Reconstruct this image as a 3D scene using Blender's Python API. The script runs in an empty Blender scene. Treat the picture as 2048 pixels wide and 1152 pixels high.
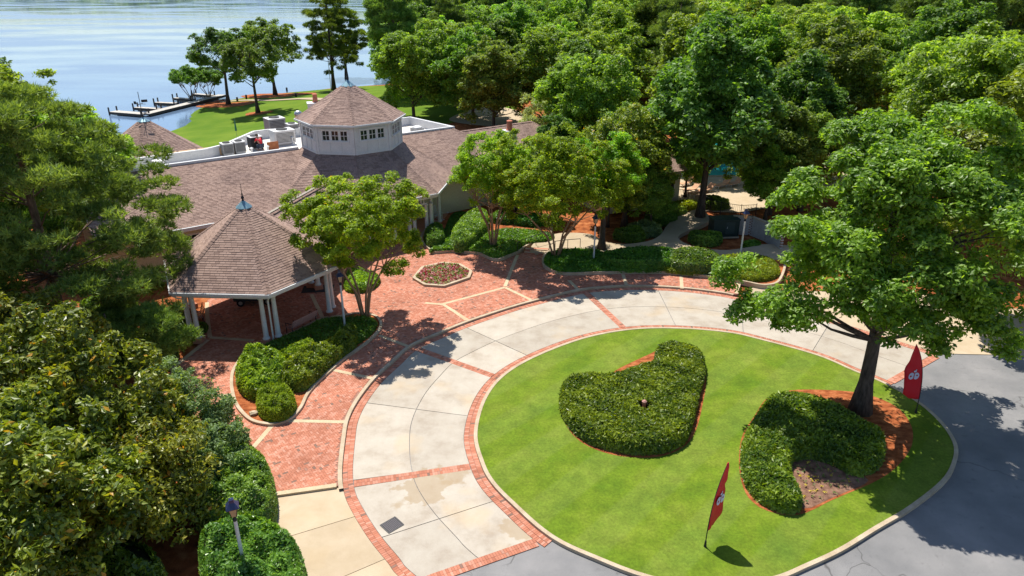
import bpy, math, random
import numpy as np
from mathutils import Vector, Matrix
sc = bpy.context.scene
C = sc.collection
R = math.radians
# ------------------------------------------------------------------ camera, sky, sun, exposure
PITCH = R(23.5); CP, SP = math.cos(PITCH), math.sin(PITCH); F = 1420.0; H = 18.0
cam = bpy.data.cameras.new('camera'); cam.lens = F/2048*36; cam.sensor_width = 36
cam.clip_end = 6000; cam.clip_start = 0.5
co = bpy.data.objects.new('camera', cam); C.objects.link(co)
co.location = (0, 0, H); co.rotation_euler = (R(90)-PITCH, 0, 0); sc.camera = co
w = bpy.data.worlds.new('World'); sc.world = w; w.use_nodes = True
nt = w.node_tree; sky = nt.nodes.new('ShaderNodeTexSky'); sky.sky_type = 'NISHITA'; sky.sun_disc = False
SUNV = Vector((-.25, .46, 1.0)).normalized()
sky.sun_elevation = math.asin(SUNV.z); sky.sun_rotation = math.atan2(SUNV.x, SUNV.y)
sky.air_density = 1.0; sky.dust_density = .6; sky.ozone_density = 3.0
bg = nt.nodes['Background']; bg.inputs[1].default_value = .105
nt.links.new(sky.outputs[0], bg.inputs[0])
sl = bpy.data.lights.new('sun', 'SUN'); sl.energy = 5.0; sl.angle = R(.5); sl.color = (1, .95, .86)
so = bpy.data.objects.new('sun', sl); C.objects.link(so)
so.rotation_euler = SUNV.to_track_quat('Z', 'Y').to_euler(); so.location = (0, 0, 60)
sc.view_settings.view_transform = 'Standard'; sc.view_settings.look = 'None'
sc.view_settings.exposure = .52; sc.view_settings.gamma = 1; sc.view_settings.use_curve_mapping = False
sc.cycles.max_bounces = 6; sc.cycles.transparent_max_bounces = 6; sc.cycles.transmission_bounces = 4
sc.cycles.diffuse_bounces = 3; sc.cycles.glossy_bounces = 2

# ------------------------------------------------------------------ helpers
def P(x, y, z=0.0):
    u = (x-1024)/F; v = (y-576)/F
    d = (u, CP-v*SP, -SP-v*CP); t = (z-H)/d[2]
    return Vector((d[0]*t, d[1]*t, z))
def P2(pts, z=0.0): return [tuple(P(x, y, z)[:2]) for x, y in pts]

def mat(name, base, rough=.7, nodes=None, spec=.4, metal=0):
    m = bpy.data.materials.new(name); m.use_nodes = True
    b = m.node_tree.nodes['Principled BSDF']
    b.inputs['Base Color'].default_value = (*base, 1); b.inputs['Roughness'].default_value = rough
    b.inputs['Specular IOR Level'].default_value = spec; b.inputs['Metallic'].default_value = metal
    if nodes: nodes(m.node_tree, b)
    return m
def N(t, typ, **kw):
    n = t.nodes.new(typ)
    for k, v in kw.items():
        if k in n.inputs: n.inputs[k].default_value = v
        else: setattr(n, k, v)
    return n
def ramp(t, fac, stops):
    r = t.nodes.new('ShaderNodeValToRGB'); t.links.new(fac, r.inputs[0])
    e = r.color_ramp.elements
    while len(e) < len(stops): e.new(.5)
    for i, (p, c) in enumerate(stops): e[i].position = p; e[i].color = (*c, 1)
    return r.outputs[0]
def coord(t, scale=(1, 1, 1), obj=False):
    if obj:
        c = t.nodes.new('ShaderNodeTexCoord').outputs['Object']
    else:
        c = t.nodes.new('ShaderNodeNewGeometry').outputs['Position']
    mp = t.nodes.new('ShaderNodeMapping'); mp.inputs['Scale'].default_value = scale
    t.links.new(c, mp.inputs[0]); return mp.outputs[0]
def noise(t, vec, scale, detail=4, rough=.6):
    n = N(t, 'ShaderNodeTexNoise', Scale=scale, Detail=detail, Roughness=rough); t.links.new(vec, n.inputs['Vector']); return n.outputs['Fac']
def mix(t, fac, a, b, mode='MIX'):
    m = t.nodes.new('ShaderNodeMix'); m.data_type = 'RGBA'; m.blend_type = mode
    for s, v in ((m.inputs['Factor'] if False else m.inputs[0], fac), (m.inputs[6], a), (m.inputs[7], b)):
        if isinstance(v, (int, float)): s.default_value = v
        elif isinstance(v, tuple): s.default_value = (*v, 1)
        else: t.links.new(v, s)
    return m.outputs[2]
def bump(t, b, h, strength=.3, dist=.02):
    n = N(t, 'ShaderNodeBump', Strength=strength, Distance=dist); t.links.new(h, n.inputs['Height']); t.links.new(n.outputs[0], b.inputs['Normal'])

def noisy(name, stops, scale=3, rough=.8, fine=40, bs=.3, bd=.01, spec=.3, stretch=(1, 1, 1), big=None):
    """two-scale noise material"""
    def f(t, b):
        v = coord(t, stretch); n1 = noise(t, v, scale); n2 = noise(t, v, fine, 2)
        c = ramp(t, n1, stops)
        c2 = mix(t, .55, c, ramp(t, n2, [(.3, (.25, .25, .25)), (.7, (.75, .75, .75))]), 'OVERLAY')
        if big:
            n3 = noise(t, v, big[0], 3); c2 = mix(t, ramp(t, n3, [(.42, (0, 0, 0)), (.62, (1, 1, 1))]), c2, mix(t, .7, c2, big[1], 'MULTIPLY'))
        t.links.new(c2, b.inputs['Base Color']); bump(t, b, n2, bs, bd)
    return mat(name, (.5, .5, .5), rough, f, spec)

def leafmat(name, dark, light, rough=.42, tr=.32, spec=.5, warm=None):
    m = bpy.data.materials.new(name); m.use_nodes = True; t = m.node_tree
    b = t.nodes['Principled BSDF']; out = t.nodes['Material Output']
    at = N(t, 'ShaderNodeAttribute', attribute_name='tint')
    oi = t.nodes.new('ShaderNodeObjectInfo')
    stops = [(0, dark), (.55, tuple((a+b_)/2 for a, b_ in zip(dark, light))), (.93, light)]
    if warm: stops.append((.985, warm))
    c = ramp(t, at.outputs['Fac'], stops)
    hs = N(t, 'ShaderNodeHueSaturation')
    mr = N(t, 'ShaderNodeMapRange'); mr.inputs[3].default_value = .472; mr.inputs[4].default_value = .520
    t.links.new(oi.outputs['Random'], mr.inputs[0]); t.links.new(mr.outputs[0], hs.inputs['Hue'])
    t.links.new(c, hs.inputs['Color'])
    mr2 = N(t, 'ShaderNodeMapRange'); mr2.inputs[3].default_value = .74; mr2.inputs[4].default_value = 1.22
    mu = N(t, 'ShaderNodeMath', operation='FRACT'); mu0 = N(t, 'ShaderNodeMath', operation='MULTIPLY'); mu0.inputs[1].default_value = 7.31
    t.links.new(oi.outputs['Random'], mu0.inputs[0]); t.links.new(mu0.outputs[0], mu.inputs[0]); t.links.new(mu.outputs[0], mr2.inputs[0])
    t.links.new(mr2.outputs[0], hs.inputs['Value'])
    t.links.new(hs.outputs[0], b.inputs['Base Color']); b.inputs['Roughness'].default_value = rough
    b.inputs['Specular IOR Level'].default_value = spec
    tl = t.nodes.new('ShaderNodeBsdfTranslucent'); tc = mix(t, 1.0, hs.outputs[0], (2.0, 1.9, .6), 'MULTIPLY'); t.links.new(tc, tl.inputs[0])
    ms = t.nodes.new('ShaderNodeMixShader'); ms.inputs[0].default_value = tr
    t.links.new(b.outputs[0], ms.inputs[1]); t.links.new(tl.outputs[0], ms.inputs[2]); t.links.new(ms.outputs[0], out.inputs[0])
    return m

def tag(o, label=None, cat=None, group=None, kind=None):
    if label: o['label'] = label
    if cat: o['category'] = cat
    if group: o['group'] = group
    if kind: o['kind'] = kind
    return o
def empty(name, loc=(0, 0, 0), rz=0, **kw):
    o = bpy.data.objects.new(name, None); C.objects.link(o); o.location = loc; o.rotation_euler = (0, 0, rz)
    o.empty_display_size = .1
    return tag(o, **kw)
def link(name, me, parent=None, **kw):
    o = bpy.data.objects.new(name, me); C.objects.link(o)
    if parent is not None: o.parent = parent
    return tag(o, **kw)
def copy_tree(o, parent=None):
    c = o.copy(); C.objects.link(c); c.parent = parent
    for ch in [x for x in CH.get(o.name, [])]: copy_tree(ch, c)
    return c
CH = {}
class MB:
    def __init__(s): s.v = []; s.f = []; s.m = []; s.cur = 0
    def add(s, v, f):
        n = len(s.v); s.v += [tuple(a) for a in v]; s.f += [tuple(i+n for i in q) for q in f]; s.m += [s.cur]*len(f); return s
    def box(s, c, size, rz=0, M=None):
        x, y, z = (a/2 for a in size); vs = [(i*x, j*y, k*z) for k in (-1, 1) for j in (-1, 1) for i in (-1, 1)]
        mt = Matrix.Translation(c) @ Matrix.Rotation(rz, 4, 'Z')
        if M is not None: mt = M @ mt
        vs = [mt @ Vector(p) for p in vs]
        return s.add(vs, [(0, 2, 3, 1), (4, 5, 7, 6), (0, 1, 5, 4), (2, 6, 7, 3), (0, 4, 6, 2), (1, 3, 7, 5)])
    def tube(s, pts, rad, n=6, cap=True):
        pts = [Vector(p) for p in pts]; rad = rad if hasattr(rad, '__len__') else [rad]*len(pts); vs = []; fs = []
        ref = Vector((.31, .17, .93)); 
        for i, p in enumerate(pts):
            d = (pts[min(i+1, len(pts)-1)]-pts[max(i-1, 0)]).normalized()
            a = d.cross(Vector((1, 0, 0)) if abs(d.x) < .8 else Vector((0, 1, 0))).normalized(); b = d.cross(a)
            for k in range(n):
                th = 2*math.pi*k/n; vs.append(p+(a*math.cos(th)+b*math.sin(th))*rad[i])
        for i in range(len(pts)-1):
            for k in range(n): fs.append((i*n+k, i*n+(k+1) % n, (i+1)*n+(k+1) % n, (i+1)*n+k))
        if cap: fs += [tuple(range(n))[::-1], tuple((len(pts)-1)*n+k for k in range(n))]
        return s.add(vs, fs)
    def lathe(s, prof, c=(0, 0, 0), n=14, M=None, ph=0):
        vs = []; fs = []
        for r, z in prof:
            for k in range(n):
                th = 2*math.pi*(k+ph)/n; q = Vector((c[0]+r*math.cos(th), c[1]+r*math.sin(th), c[2]+z)); vs.append(M @ q if M is not None else q)
        for i in range(len(prof)-1):
            for k in range(n): fs.append((i*n+k, i*n+(k+1) % n, (i+1)*n+(k+1) % n, (i+1)*n+k))
        fs += [tuple(range(n))[::-1], tuple((len(prof)-1)*n+k for k in range(n))]
        return s.add(vs, fs)
    def prism(s, poly, z0, z1):
        n = len(poly); vs = [(x, y, z0) for x, y in poly]+[(x, y, z1) for x, y in poly]
        ar = sum(poly[i][0]*poly[(i+1) % n][1]-poly[(i+1) % n][0]*poly[i][1] for i in range(n))
        top = tuple(range(n, 2*n)); fs = [top if ar > 0 else top[::-1]]
        for i in range(n):
            j = (i+1) % n; q = (i, j, n+j, n+i); fs.append(q if ar > 0 else q[::-1])
        return s.add(vs, fs)
    def mesh(s, name, mats, smooth=False):
        me = bpy.data.meshes.new(name); me.from_pydata(s.v, [], s.f); me.update()
        for m in (mats if isinstance(mats, (list, tuple)) else [mats]): me.materials.append(m)
        if any(s.m): me.polygons.foreach_set('material_index', s.m)
        if smooth: me.polygons.foreach_set('use_smooth', [True]*len(s.f))
        return me
    def build(s, name, mats, parent=None, smooth=False, **kw):
        o = link(name, s.mesh(name, mats, smooth), parent, **kw)
        if parent is not None: CH.setdefault(parent.name, []).append(o)
        return o
def part(name, me, parent):
    o = link(name, me, parent); CH.setdefault(parent.name, []).append(o); return o

def mesh_np(name, V, k, m, tint=None, idx=None):
    """V (n,k,3) separate faces of k corners each"""
    V = np.ascontiguousarray(V, dtype=np.float32).reshape(-1, 3); nf = len(V)//k if idx is None else len(idx)
    me = bpy.data.meshes.new(name); me.vertices.add(len(V)); me.vertices.foreach_set('co', V.ravel())
    li = np.arange(len(V), dtype=np.int32) if idx is None else np.ascontiguousarray(idx, dtype=np.int32).ravel()
    me.loops.add(len(li)); me.loops.foreach_set('vertex_index', li)
    me.polygons.add(nf); me.polygons.foreach_set('loop_start', np.arange(0, nf*k, k, dtype=np.int32))
    me.update(calc_edges=True); me.polygons.foreach_set('use_smooth', np.zeros(nf, dtype=bool))
    me.materials.append(m)
    if tint is not None:
        a = me.attributes.new('tint', 'FLOAT', 'FACE'); a.data.foreach_set('value', np.asarray(tint, dtype=np.float32))
    return me
def unit(a): return a/np.maximum(np.linalg.norm(a, axis=-1, keepdims=True), 1e-9)
def leaves(rng, cen, nor, L, W, jit=.3):
    """rhombic leaves, 4 corners each"""
    n = len(cen); r = rng.normal(size=(n, 3)); a = unit(np.cross(nor, r)); b = np.cross(nor, a)
    s = (1+jit*rng.uniform(-1, 1, (n, 1)))
    a = a*L*.5*s; b = b*W*.5*s
    return np.stack([cen-a, cen-b*1.0+nor*W*.12, cen+a, cen+b+nor*W*.12], 1)
def sph(rng, n):
    return unit(rng.normal(size=(n, 3)))
def crown_mesh(name, seed, m, rad, zc, nclump, rc, nleaf, L, W, out=.75, low=.35, kind='round', ups=.75, inner=.12, shape=None, under=True):
    rng = np.random.default_rng(seed)
    d = sph(rng, nclump*3); 
    d = d[(d[:, 2] > -.75)]
    keep = rng.uniform(size=len(d)) < np.where(d[:, 2] < -.25, low, 1); d = d[keep][:nclump]
    ph = rng.uniform(0, 6.28, 6); az = np.arctan2(d[:, 1], d[:, 0])
    lump = 1+.13*np.sin(2*az+ph[0])+.1*np.sin(3*az+ph[1]+3*d[:, 2])+.07*np.sin(5*az+ph[2]+4*d[:, 2])
    rr = rng.uniform(out-.22, out+.14, len(d))*lump
    c = d*np.array(rad)*rr[:, None]
    if kind == 'vase': c[:, 2] = np.where(c[:, 2] < 0, c[:, 2]*.85, c[:, 2]); c[:, :2] *= (1+.12*np.clip(c[:, 2:3]/rad[2], -1, 1))
    if kind == 'cone': f = 1-.55*np.clip(c[:, 2:3]/rad[2], -1, 1); c[:, :2] *= np.clip(f, .3, 1.25)
    if under and kind == 'round':
        rr_ = np.linalg.norm(c[:, :2], axis=1)/max(rad[0], rad[1]); c[:, 2] = np.maximum(c[:, 2], -rad[2]*(.28+.62*rr_**1.6))
    if shape: c = shape(c)
    c0 = c; R0 = rc*rng.uniform(.65, 1.3, len(c)); kid = 7
    dd_ = np.repeat(d, kid, 0); e0 = unit(sph(rng, len(c)*kid)+.5*dd_+np.array([0, 0, .25]))
    c = np.repeat(c, kid, 0)+e0*np.repeat(R0, kid)[:, None]*rng.uniform(.35, 1.05, (len(dd_), 1))*np.array([1, 1, .75]); d = unit(dd_+.5*e0)
    ri = np.repeat(R0, kid)*rng.uniform(.3, .62, len(c)); cnt = (ri**2/np.sum(ri**2)*nleaf*(1-inner)).astype(int)+1
    ci = np.repeat(np.arange(len(c)), cnt); n = len(ci)
    e = unit(sph(rng, n)+.5*d[ci]+np.array([0, 0, .4])); q = rng.uniform(.25, 1.2, (n, 1))**.7
    cen = c[ci]+e*ri[ci][:, None]*q*np.array([1, 1, .62])
    cen[:, 2] -= .35*ri[ci]*rng.uniform(0, 1, n)*(np.linalg.norm(e[:, :2], axis=1) > .8)
    nor = unit(.5*e+np.array([0, 0, ups])+.55*rng.normal(size=(n, 3)))
    ni = int(nleaf*inner); di = sph(rng, ni)*rng.uniform(.1, .8, (ni, 1)); ic = di*np.array(rad)
    if kind == 'vase': ic[:, 2] = np.where(ic[:, 2] < 0, ic[:, 2]*.7, ic[:, 2])
    if shape: ic = shape(ic)
    cen = np.vstack([cen, ic]); nor = np.vstack([nor, sph(rng, ni)])
    V = leaves(rng, cen+np.array([0, 0, zc]), nor, L, W)
    ct = rng.uniform(-.16, .16, len(c))+np.repeat(rng.uniform(-.12, .12, len(c0)), kid); tint = np.concatenate([ct[ci], np.zeros(ni)])+rng.uniform(.1, .9, len(cen))
    tint = np.where(rng.uniform(size=len(tint)) < .015, 1.0, np.clip(tint, 0, .94))
    return mesh_np(name, V, 4, m, tint), c0+np.array([0, 0, zc])
def pine_mesh(name, seed, m, rad, zc, nclump, rc, ntuft, L=.3, Wd=.035, nn=9, cone=.0):
    rng = np.random.default_rng(seed); d = sph(rng, nclump*2); d = d[d[:, 2] > -.85][:nclump]
    rr = rng.uniform(.3, 1.0, len(d))**.55; az = np.arctan2(d[:, 1], d[:, 0])
    rr = rr*(1+.14*np.sin(3*az+seed)+.12*np.sin(7*az+d[:, 2]*5)); c = d*np.array(rad)*rr[:, None]; f = 1-cone*np.clip(c[:, 2:3]/rad[2], -.4, 1); c[:, :2] *= f
    ri = rc*rng.uniform(.55, 1.3, len(c)); cnt = (ri**2/np.sum(ri**2)*ntuft).astype(int)+1; ci = np.repeat(np.arange(len(c)), cnt); n = len(ci)
    e = unit(sph(rng, n)+.4*d[ci]+np.array([0, 0, .25])); q = rng.uniform(.2, 1.05, (n, 1))**.5
    cen = c[ci]+e*ri[ci][:, None]*q*np.array([1.15, 1.15, .5])+np.array([0, 0, zc])
    ax = unit(.5*e+np.array([0, 0, .8])+.35*rng.normal(size=(n, 3)))
    cc = np.repeat(cen, nn, 0); aa = np.repeat(ax, nn, 0); dd = unit(aa*.75+sph(rng, n*nn)*.85)
    LL = L*rng.uniform(.7, 1.15, (n*nn, 1)); s = unit(np.cross(dd, sph(rng, n*nn)))*Wd*.5
    V = np.stack([cc-s, cc+s, cc+dd*LL], 1)
    t = np.repeat(np.clip(rng.uniform(.1, .75, n)+rng.uniform(-.2, .2, len(c))[ci], 0, .94), nn)
    return mesh_np(name, V, 3, m, t), c+np.array([0, 0, zc])
def trunk_mb(h, r0, r1, targets, rng, lean=(0, 0), base=.0, lr=.16, split=.35, sides=7):
    mb = MB(); top = Vector((lean[0], lean[1], h))
    pts = []; rs = []
    for i in range(8):
        t = i/7; wob = Vector((math.sin(t*5+base), math.cos(t*4+base), 0))*.08*min(h/8, 1.2)*t
        pts.append(Vector((lean[0]*t**1.4, lean[1]*t**1.4, h*t))+wob); rs.append(r0*(1-t)+r1*t+(r0*.6*math.exp(-t*26)))
    mb.tube(pts, rs, sides+2)
    for q in targets:
        q = Vector(q); z0 = max(h*split, min(q.z-.45*(q-top).length, h*.95)); t = z0/h
        i = min(int(t*7), 6); s = pts[i].lerp(pts[i+1], t*7-i)
        mid = s.lerp(q, .5)+Vector((rng.uniform(-.3, .3), rng.uniform(-.3, .3), rng.uniform(-.1, .5)))
        k = lr*(1-t*.5)
        mb.tube([s, s.lerp(mid, .5)+Vector((0, 0, -.05)), mid, mid.lerp(q, .6)+Vector((0, 0, .12)), q], [k, k*.75, k*.5, k*.3, k*.1], 5, False)
    return mb
def multistem(rad, ztop, targets, rng, n=6, r=.075):
    mb = MB()
    for k in range(n):
        a = 2*math.pi*k/n+rng.uniform(-.3, .3); b0 = Vector((.14*math.cos(a), .14*math.sin(a), 0))
        e = Vector((rad*.42*math.cos(a), rad*.42*math.sin(a), ztop*.62)); m1 = b0.lerp(e, .5)-Vector((e.x*.22, e.y*.22, 0))
        mb.tube([b0, m1*.5+b0*.5, m1, e.lerp(m1, .4), e], [r*1.35, r, r*.9, r*.75, r*.6], 6)
        near = sorted(targets, key=lambda q: (Vector(q)-e).length)[:7]
        for q in near:
            q = Vector(q); mid = e.lerp(q, .5)+Vector((rng.uniform(-.15, .15), rng.uniform(-.15, .15), .1)); mb.tube([e, mid, q], [r*.5, r*.3, r*.1], 4, False)
    return mb

# splines ---------------------------------------------------------
def spline(pts, closed=False, step=.12):
    p = np.array(pts, float); n = len(p); out = []
    for i in range(n if closed else n-1):
        a = p[(i-1) % n] if closed or i > 0 else 2*p[0]-p[1]; b = p[i]; c = p[(i+1) % n]
        d = p[(i+2) % n] if closed or i+2 < n else 2*p[-1]-p[-2]
        k = max(2, int(np.linalg.norm(c-b)/step)); t = np.linspace(0, 1, k, endpoint=False)[:, None]
        out.append(.5*((2*b)+(-a+c)*t+(2*a-5*b+4*c-d)*t*t+(-a+3*b-3*c+d)*t**3))
    if not closed: out.append(p[-1:])
    return resample(np.vstack(out), closed, step)
def resample(p, closed, step):
    q = np.vstack([p, p[:1]]) if closed else p; L = np.r_[0, np.cumsum(np.linalg.norm(np.diff(q, axis=0), axis=1))]
    k = max(2, int(round(L[-1]/step))); s = np.linspace(0, L[-1], k+1); 
    if closed: s = s[:-1]
    return np.stack([np.interp(s, L, q[:, 0]), np.interp(s, L, q[:, 1])], 1)
def offset(p, d, closed=False):
    """positive = to the left of travel"""
    if closed: t = np.roll(p, -1, 0)-np.roll(p, 1, 0)
    else: t = np.gradient(p, axis=0)
    t = t/np.maximum(np.linalg.norm(t, axis=1, keepdims=True), 1e-9)
    return p+np.stack([-t[:, 1], t[:, 0]], 1)*d
def area(p): x, y = np.array(p).T; return .5*np.sum(x*np.roll(y, -1)-np.roll(x, -1)*y)
def ccw(p): p = np.array(p); return p if area(p) > 0 else p[::-1]
def inside(pts, poly):
    pts = np.asarray(pts, float); poly = np.asarray(poly, float); x, y = pts[:, 0], pts[:, 1]; r = np.zeros(len(pts), bool); n = len(poly)
    for i in range(n):
        x1, y1 = poly[i]; x2, y2 = poly[(i+1) % n]
        if y1 == y2: continue
        cnd = ((y1 > y) != (y2 > y)) & (x < (x2-x1)*(y-y1)/(y2-y1)+x1); r ^= cnd
    return r
def pdist(pts, poly, closed=True):
    pts = np.asarray(pts, float); poly = np.asarray(poly, float); best = np.full(len(pts), 1e18); n = len(poly)
    for i in range(n if closed else n-1):
        a = poly[i]; b = poly[(i+1) % n]; ab = b-a; L = ab@ab
        if L == 0: continue
        t = np.clip(((pts-a)@ab)/L, 0, 1); dd = pts-(a+t[:, None]*ab); best = np.minimum(best, (dd**2).sum(1))
    return np.sqrt(best)
def ribbon(mb, a, b, z0, z1, closed=False, gap=None):
    """solid strip between polylines a (right) and b (left)"""
    n = len(a)
    vs = [(x, y, z0) for x, y in a]+[(x, y, z0) for x, y in b]+[(x, y, z1) for x, y in a]+[(x, y, z1) for x, y in b]; fs = []
    for i in range(n if closed else n-1):
        if gap and i % gap == 0: continue
        j = (i+1) % n
        fs += [(2*n+i, 2*n+j, 3*n+j, 3*n+i), (i, j, 2*n+j, 2*n+i), (n+j, n+i, 3*n+i, 3*n+j)]
        if gap: fs += [(i, 2*n+i, 3*n+i, n+i), (j, n+j, 3*n+j, 2*n+j)]
    return mb.add(vs, fs)
def slab(name, poly, z0, z1, m, parent=None, **kw):
    return MB().prism([tuple(q) for q in poly], z0, z1).build(name, m, parent, **kw)

# ------------------------------------------------------------------ materials
M = {}
def f_grass(t, b):
    v = coord(t); n1 = noise(t, v, .45, 5); n2 = noise(t, v, 60, 2); n3 = noise(t, v, 1.6, 4)
    c = ramp(t, n1, [(.3, (.075, .14, .008)), (.5, (.115, .175, .011)), (.7, (.155, .20, .022))])
    wv = N(t, 'ShaderNodeTexWave', Scale=.13, Distortion=1.3); wv.inputs['Detail Scale'].default_value = .4
    mp = coord(t, (1, 1, 1)); rt = t.nodes.new('ShaderNodeMapping'); rt.inputs['Rotation'].default_value = (0, 0, .75); t.links.new(mp, rt.inputs[0]); t.links.new(rt.outputs[0], wv.inputs['Vector'])
    c = mix(t, ramp(t, wv.outputs['Fac'], [(.42, (0, 0, 0)), (.6, (.15, .15, .15))]), c, (.20, .245, .07))
    c = mix(t, .5, c, ramp(t, n3, [(.3, (.33, .33, .33)), (.7, (.66, .66, .62))]), 'OVERLAY')
    n5 = noise(t, v, 9, 3); c = mix(t, .6, c, ramp(t, n5, [(.3, (.34, .34, .34)), (.7, (.66, .66, .62))]), 'OVERLAY')
    c = mix(t, .5, c, ramp(t, n2, [(.3, (.3, .3, .3)), (.7, (.7, .7, .7))]), 'OVERLAY')
    t.links.new(c, b.inputs['Base Color']); bump(t, b, n2, .5, .02)
M['grass'] = mat('mown_grass', (.1, .2, .02), .9, f_grass, .15)
M['lawn'] = noisy('lake_lawn', [(.3, (.07, .165, .01)), (.6, (.13, .235, .02))], .12, .9, 20, .4, .03, .15)
M['straw'] = noisy('pine_straw', [(.3, (.17, .045, .016)), (.5, (.34, .10, .035)), (.7, (.50, .19, .075))], 2.2, .95, 38, .8, .03, .1, (1, 2.2, 1))
M['soil'] = noisy('flower_bed_soil', [(.3, (.10, .05, .035)), (.7, (.33, .19, .13))], 3, .95, 45, .8, .03, .1)
M['asphalt'] = None
def f_asphalt(t, b):
    v = coord(t); n1 = noise(t, v, .35, 5); n2 = noise(t, v, 70, 2); c = ramp(t, n1, [(.3, (.15, .15, .152)), (.5, (.20, .196, .195)), (.7, (.26, .25, .245))])
    c = mix(t, .8, c, ramp(t, n2, [(.3, (.25, .25, .25)), (.7, (.75, .75, .75))]), 'OVERLAY')
    n6 = noise(t, v, 3.0, 6); c = mix(t, ramp(t, n6, [(.60, (0, 0, 0)), (.72, (.6, .6, .6))]), c, (.11, .108, .107)); n7 = noise(t, v, 11, 2); c = mix(t, ramp(t, n7, [(.72, (0, 0, 0)), (.78, (.6, .6, .6))]), c, (.07, .07, .07))
    nz = t.nodes.new('ShaderNodeTexNoise'); nz.inputs['Scale'].default_value = .8; t.links.new(v, nz.inputs['Vector'])
    va = N(t, 'ShaderNodeVectorMath', operation='MULTIPLY_ADD'); t.links.new(nz.outputs['Color'], va.inputs[0]); va.inputs[1].default_value = (1.6, 1.6, 0); t.links.new(v, va.inputs[2])
    vo = N(t, 'ShaderNodeTexVoronoi', feature='DISTANCE_TO_EDGE', Scale=.17); t.links.new(va.outputs[0], vo.inputs['Vector'])
    cr = ramp(t, vo.outputs['Distance'], [(0, (1, 1, 1)), (.0035, (0, 0, 0))])
    nm = noise(t, v, .25, 2); gate = ramp(t, nm, [(.45, (0, 0, 0)), (.55, (1, 1, 1))]); k = mix(t, 1.0, cr, gate, 'MULTIPLY')
    c = mix(t, k, c, (.085, .082, .08)); t.links.new(c, b.inputs['Base Color']); bump(t, b, n2, .4, .01)
M['asphalt'] = mat('worn_asphalt', (.2, .2, .2), .85, f_asphalt, .3)
def f_conc(tanned):
    def f(t, b):
        v = coord(t); oi = t.nodes.new('ShaderNodeObjectInfo'); n1 = noise(t, v, .9, 6, .65); n2 = noise(t, v, 90, 2); n3 = noise(t, v, .33, 3)
        base = [(.3, (.335, .28, .22)), (.5, (.415, .365, .30)), (.75, (.47, .425, .355))] if not tanned else [(.3, (.40, .31, .20)), (.7, (.48, .385, .27))]
        c = ramp(t, n1, base)
        c = mix(t, .35, c, ramp(t, n2, [(.3, (.3, .3, .3)), (.7, (.7, .7, .7))]), 'OVERLAY')
        st = ramp(t, n3, [(.56, (0, 0, 0)), (.72, (.55, .55, .55))]); c = mix(t, st, c, (.50, .37, .22))
        if not tanned:
            for sx_, sy_, rr_ in ((P(850, 975).x, P(850, 975).y, 1.5), (P(900, 950).x, P(900, 950).y, 1.0), (P(800, 1010).x, P(800, 1010).y, .5), (P(1050, 1060).x, P(1050, 1060).y, 1.2)):
                vd = N(t, 'ShaderNodeVectorMath', operation='DISTANCE'); t.links.new(v, vd.inputs[0]); vd.inputs[1].default_value = (sx_, sy_, .02)
                ad = N(t, 'ShaderNodeMath', operation='MULTIPLY_ADD'); t.links.new(noise(t, v, 1.8, 5), ad.inputs[0]); ad.inputs[1].default_value = 2.4; ad.inputs[2].default_value = -1.2
                sm_ = N(t, 'ShaderNodeMath', operation='ADD'); t.links.new(vd.outputs['Value'], sm_.inputs[0]); t.links.new(ad.outputs[0], sm_.inputs[1])
                c = mix(t, ramp(t, sm_.outputs[0], [(max(rr_-.5, 0)*.9, (.62, .62, .62)), (min(rr_*.6+.1, 1.0), (0, 0, 0))]), c, (.33, .245, .15))
        n4 = noise(t, v, 7, 2); sp = ramp(t, n4, [(.74, (0, 0, 0)), (.8, (.5, .5, .5))]); c = mix(t, sp, c, (.30, .25, .2))
        mr = N(t, 'ShaderNodeMapRange'); mr.inputs[3].default_value = .88; mr.inputs[4].default_value = 1.05; t.links.new(oi.outputs['Random'], mr.inputs[0])
        hs = N(t, 'ShaderNodeHueSaturation'); t.links.new(mr.outputs[0], hs.inputs['Value']); t.links.new(c, hs.inputs['Color'])
        t.links.new(hs.outputs[0], b.inputs['Base Color']); bump(t, b, n2, .25, .004)
    return f
M['concrete'] = mat('driveway_concrete', (.5, .5, .5), .85, f_conc(False), .3)
M['tan_concrete'] = mat('tan_concrete', (.5, .5, .5), .85, f_conc(True), .3)
M['kerb'] = noisy('kerb_concrete', [(.3, (.36, .275, .18)), (.7, (.50, .41, .30))], 1.6, .85, 50, .3, .01)
M['band'] = noisy('tan_band', [(.3, (.42, .32, .20)), (.7, (.55, .44, .29))], 1.3, .85, 50, .3, .01)
M['mortar'] = noisy('brick_joint_sand', [(.3, (.24, .12, .085)), (.7, (.32, .17, .125))], 2, .95, 60, .3, .01)
def f_brick(obj):
    def f(t, b):
        if obj: fac = t.nodes.new('ShaderNodeObjectInfo').outputs['Random']
        else: fac = N(t, 'ShaderNodeAttribute', attribute_name='tint').outputs['Fac']
        c = ramp(t, fac, [(0, (.37, .135, .08)), (.3, (.43, .165, .10)), (.6, (.46, .188, .12)), (.95, (.52, .255, .18)), (.975, (.2, .12, .09))])
        v = coord(t); n1 = noise(t, v, .55, 4); n2 = noise(t, v, 60, 2)
        c = mix(t, .45, c, ramp(t, n1, [(.3, (.28, .28, .28)), (.7, (.66, .66, .66))]), 'OVERLAY')
        t.links.new(c, b.inputs['Base Color']); bump(t, b, n2, .3, .004)
    return f
M['brick'] = mat('clay_paver', (.4, .15, .1), .85, f_brick(False), .25)
M['brick_o'] = mat('clay_paver_single', (.4, .15, .1), .85, f_brick(True), .25)
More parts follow.
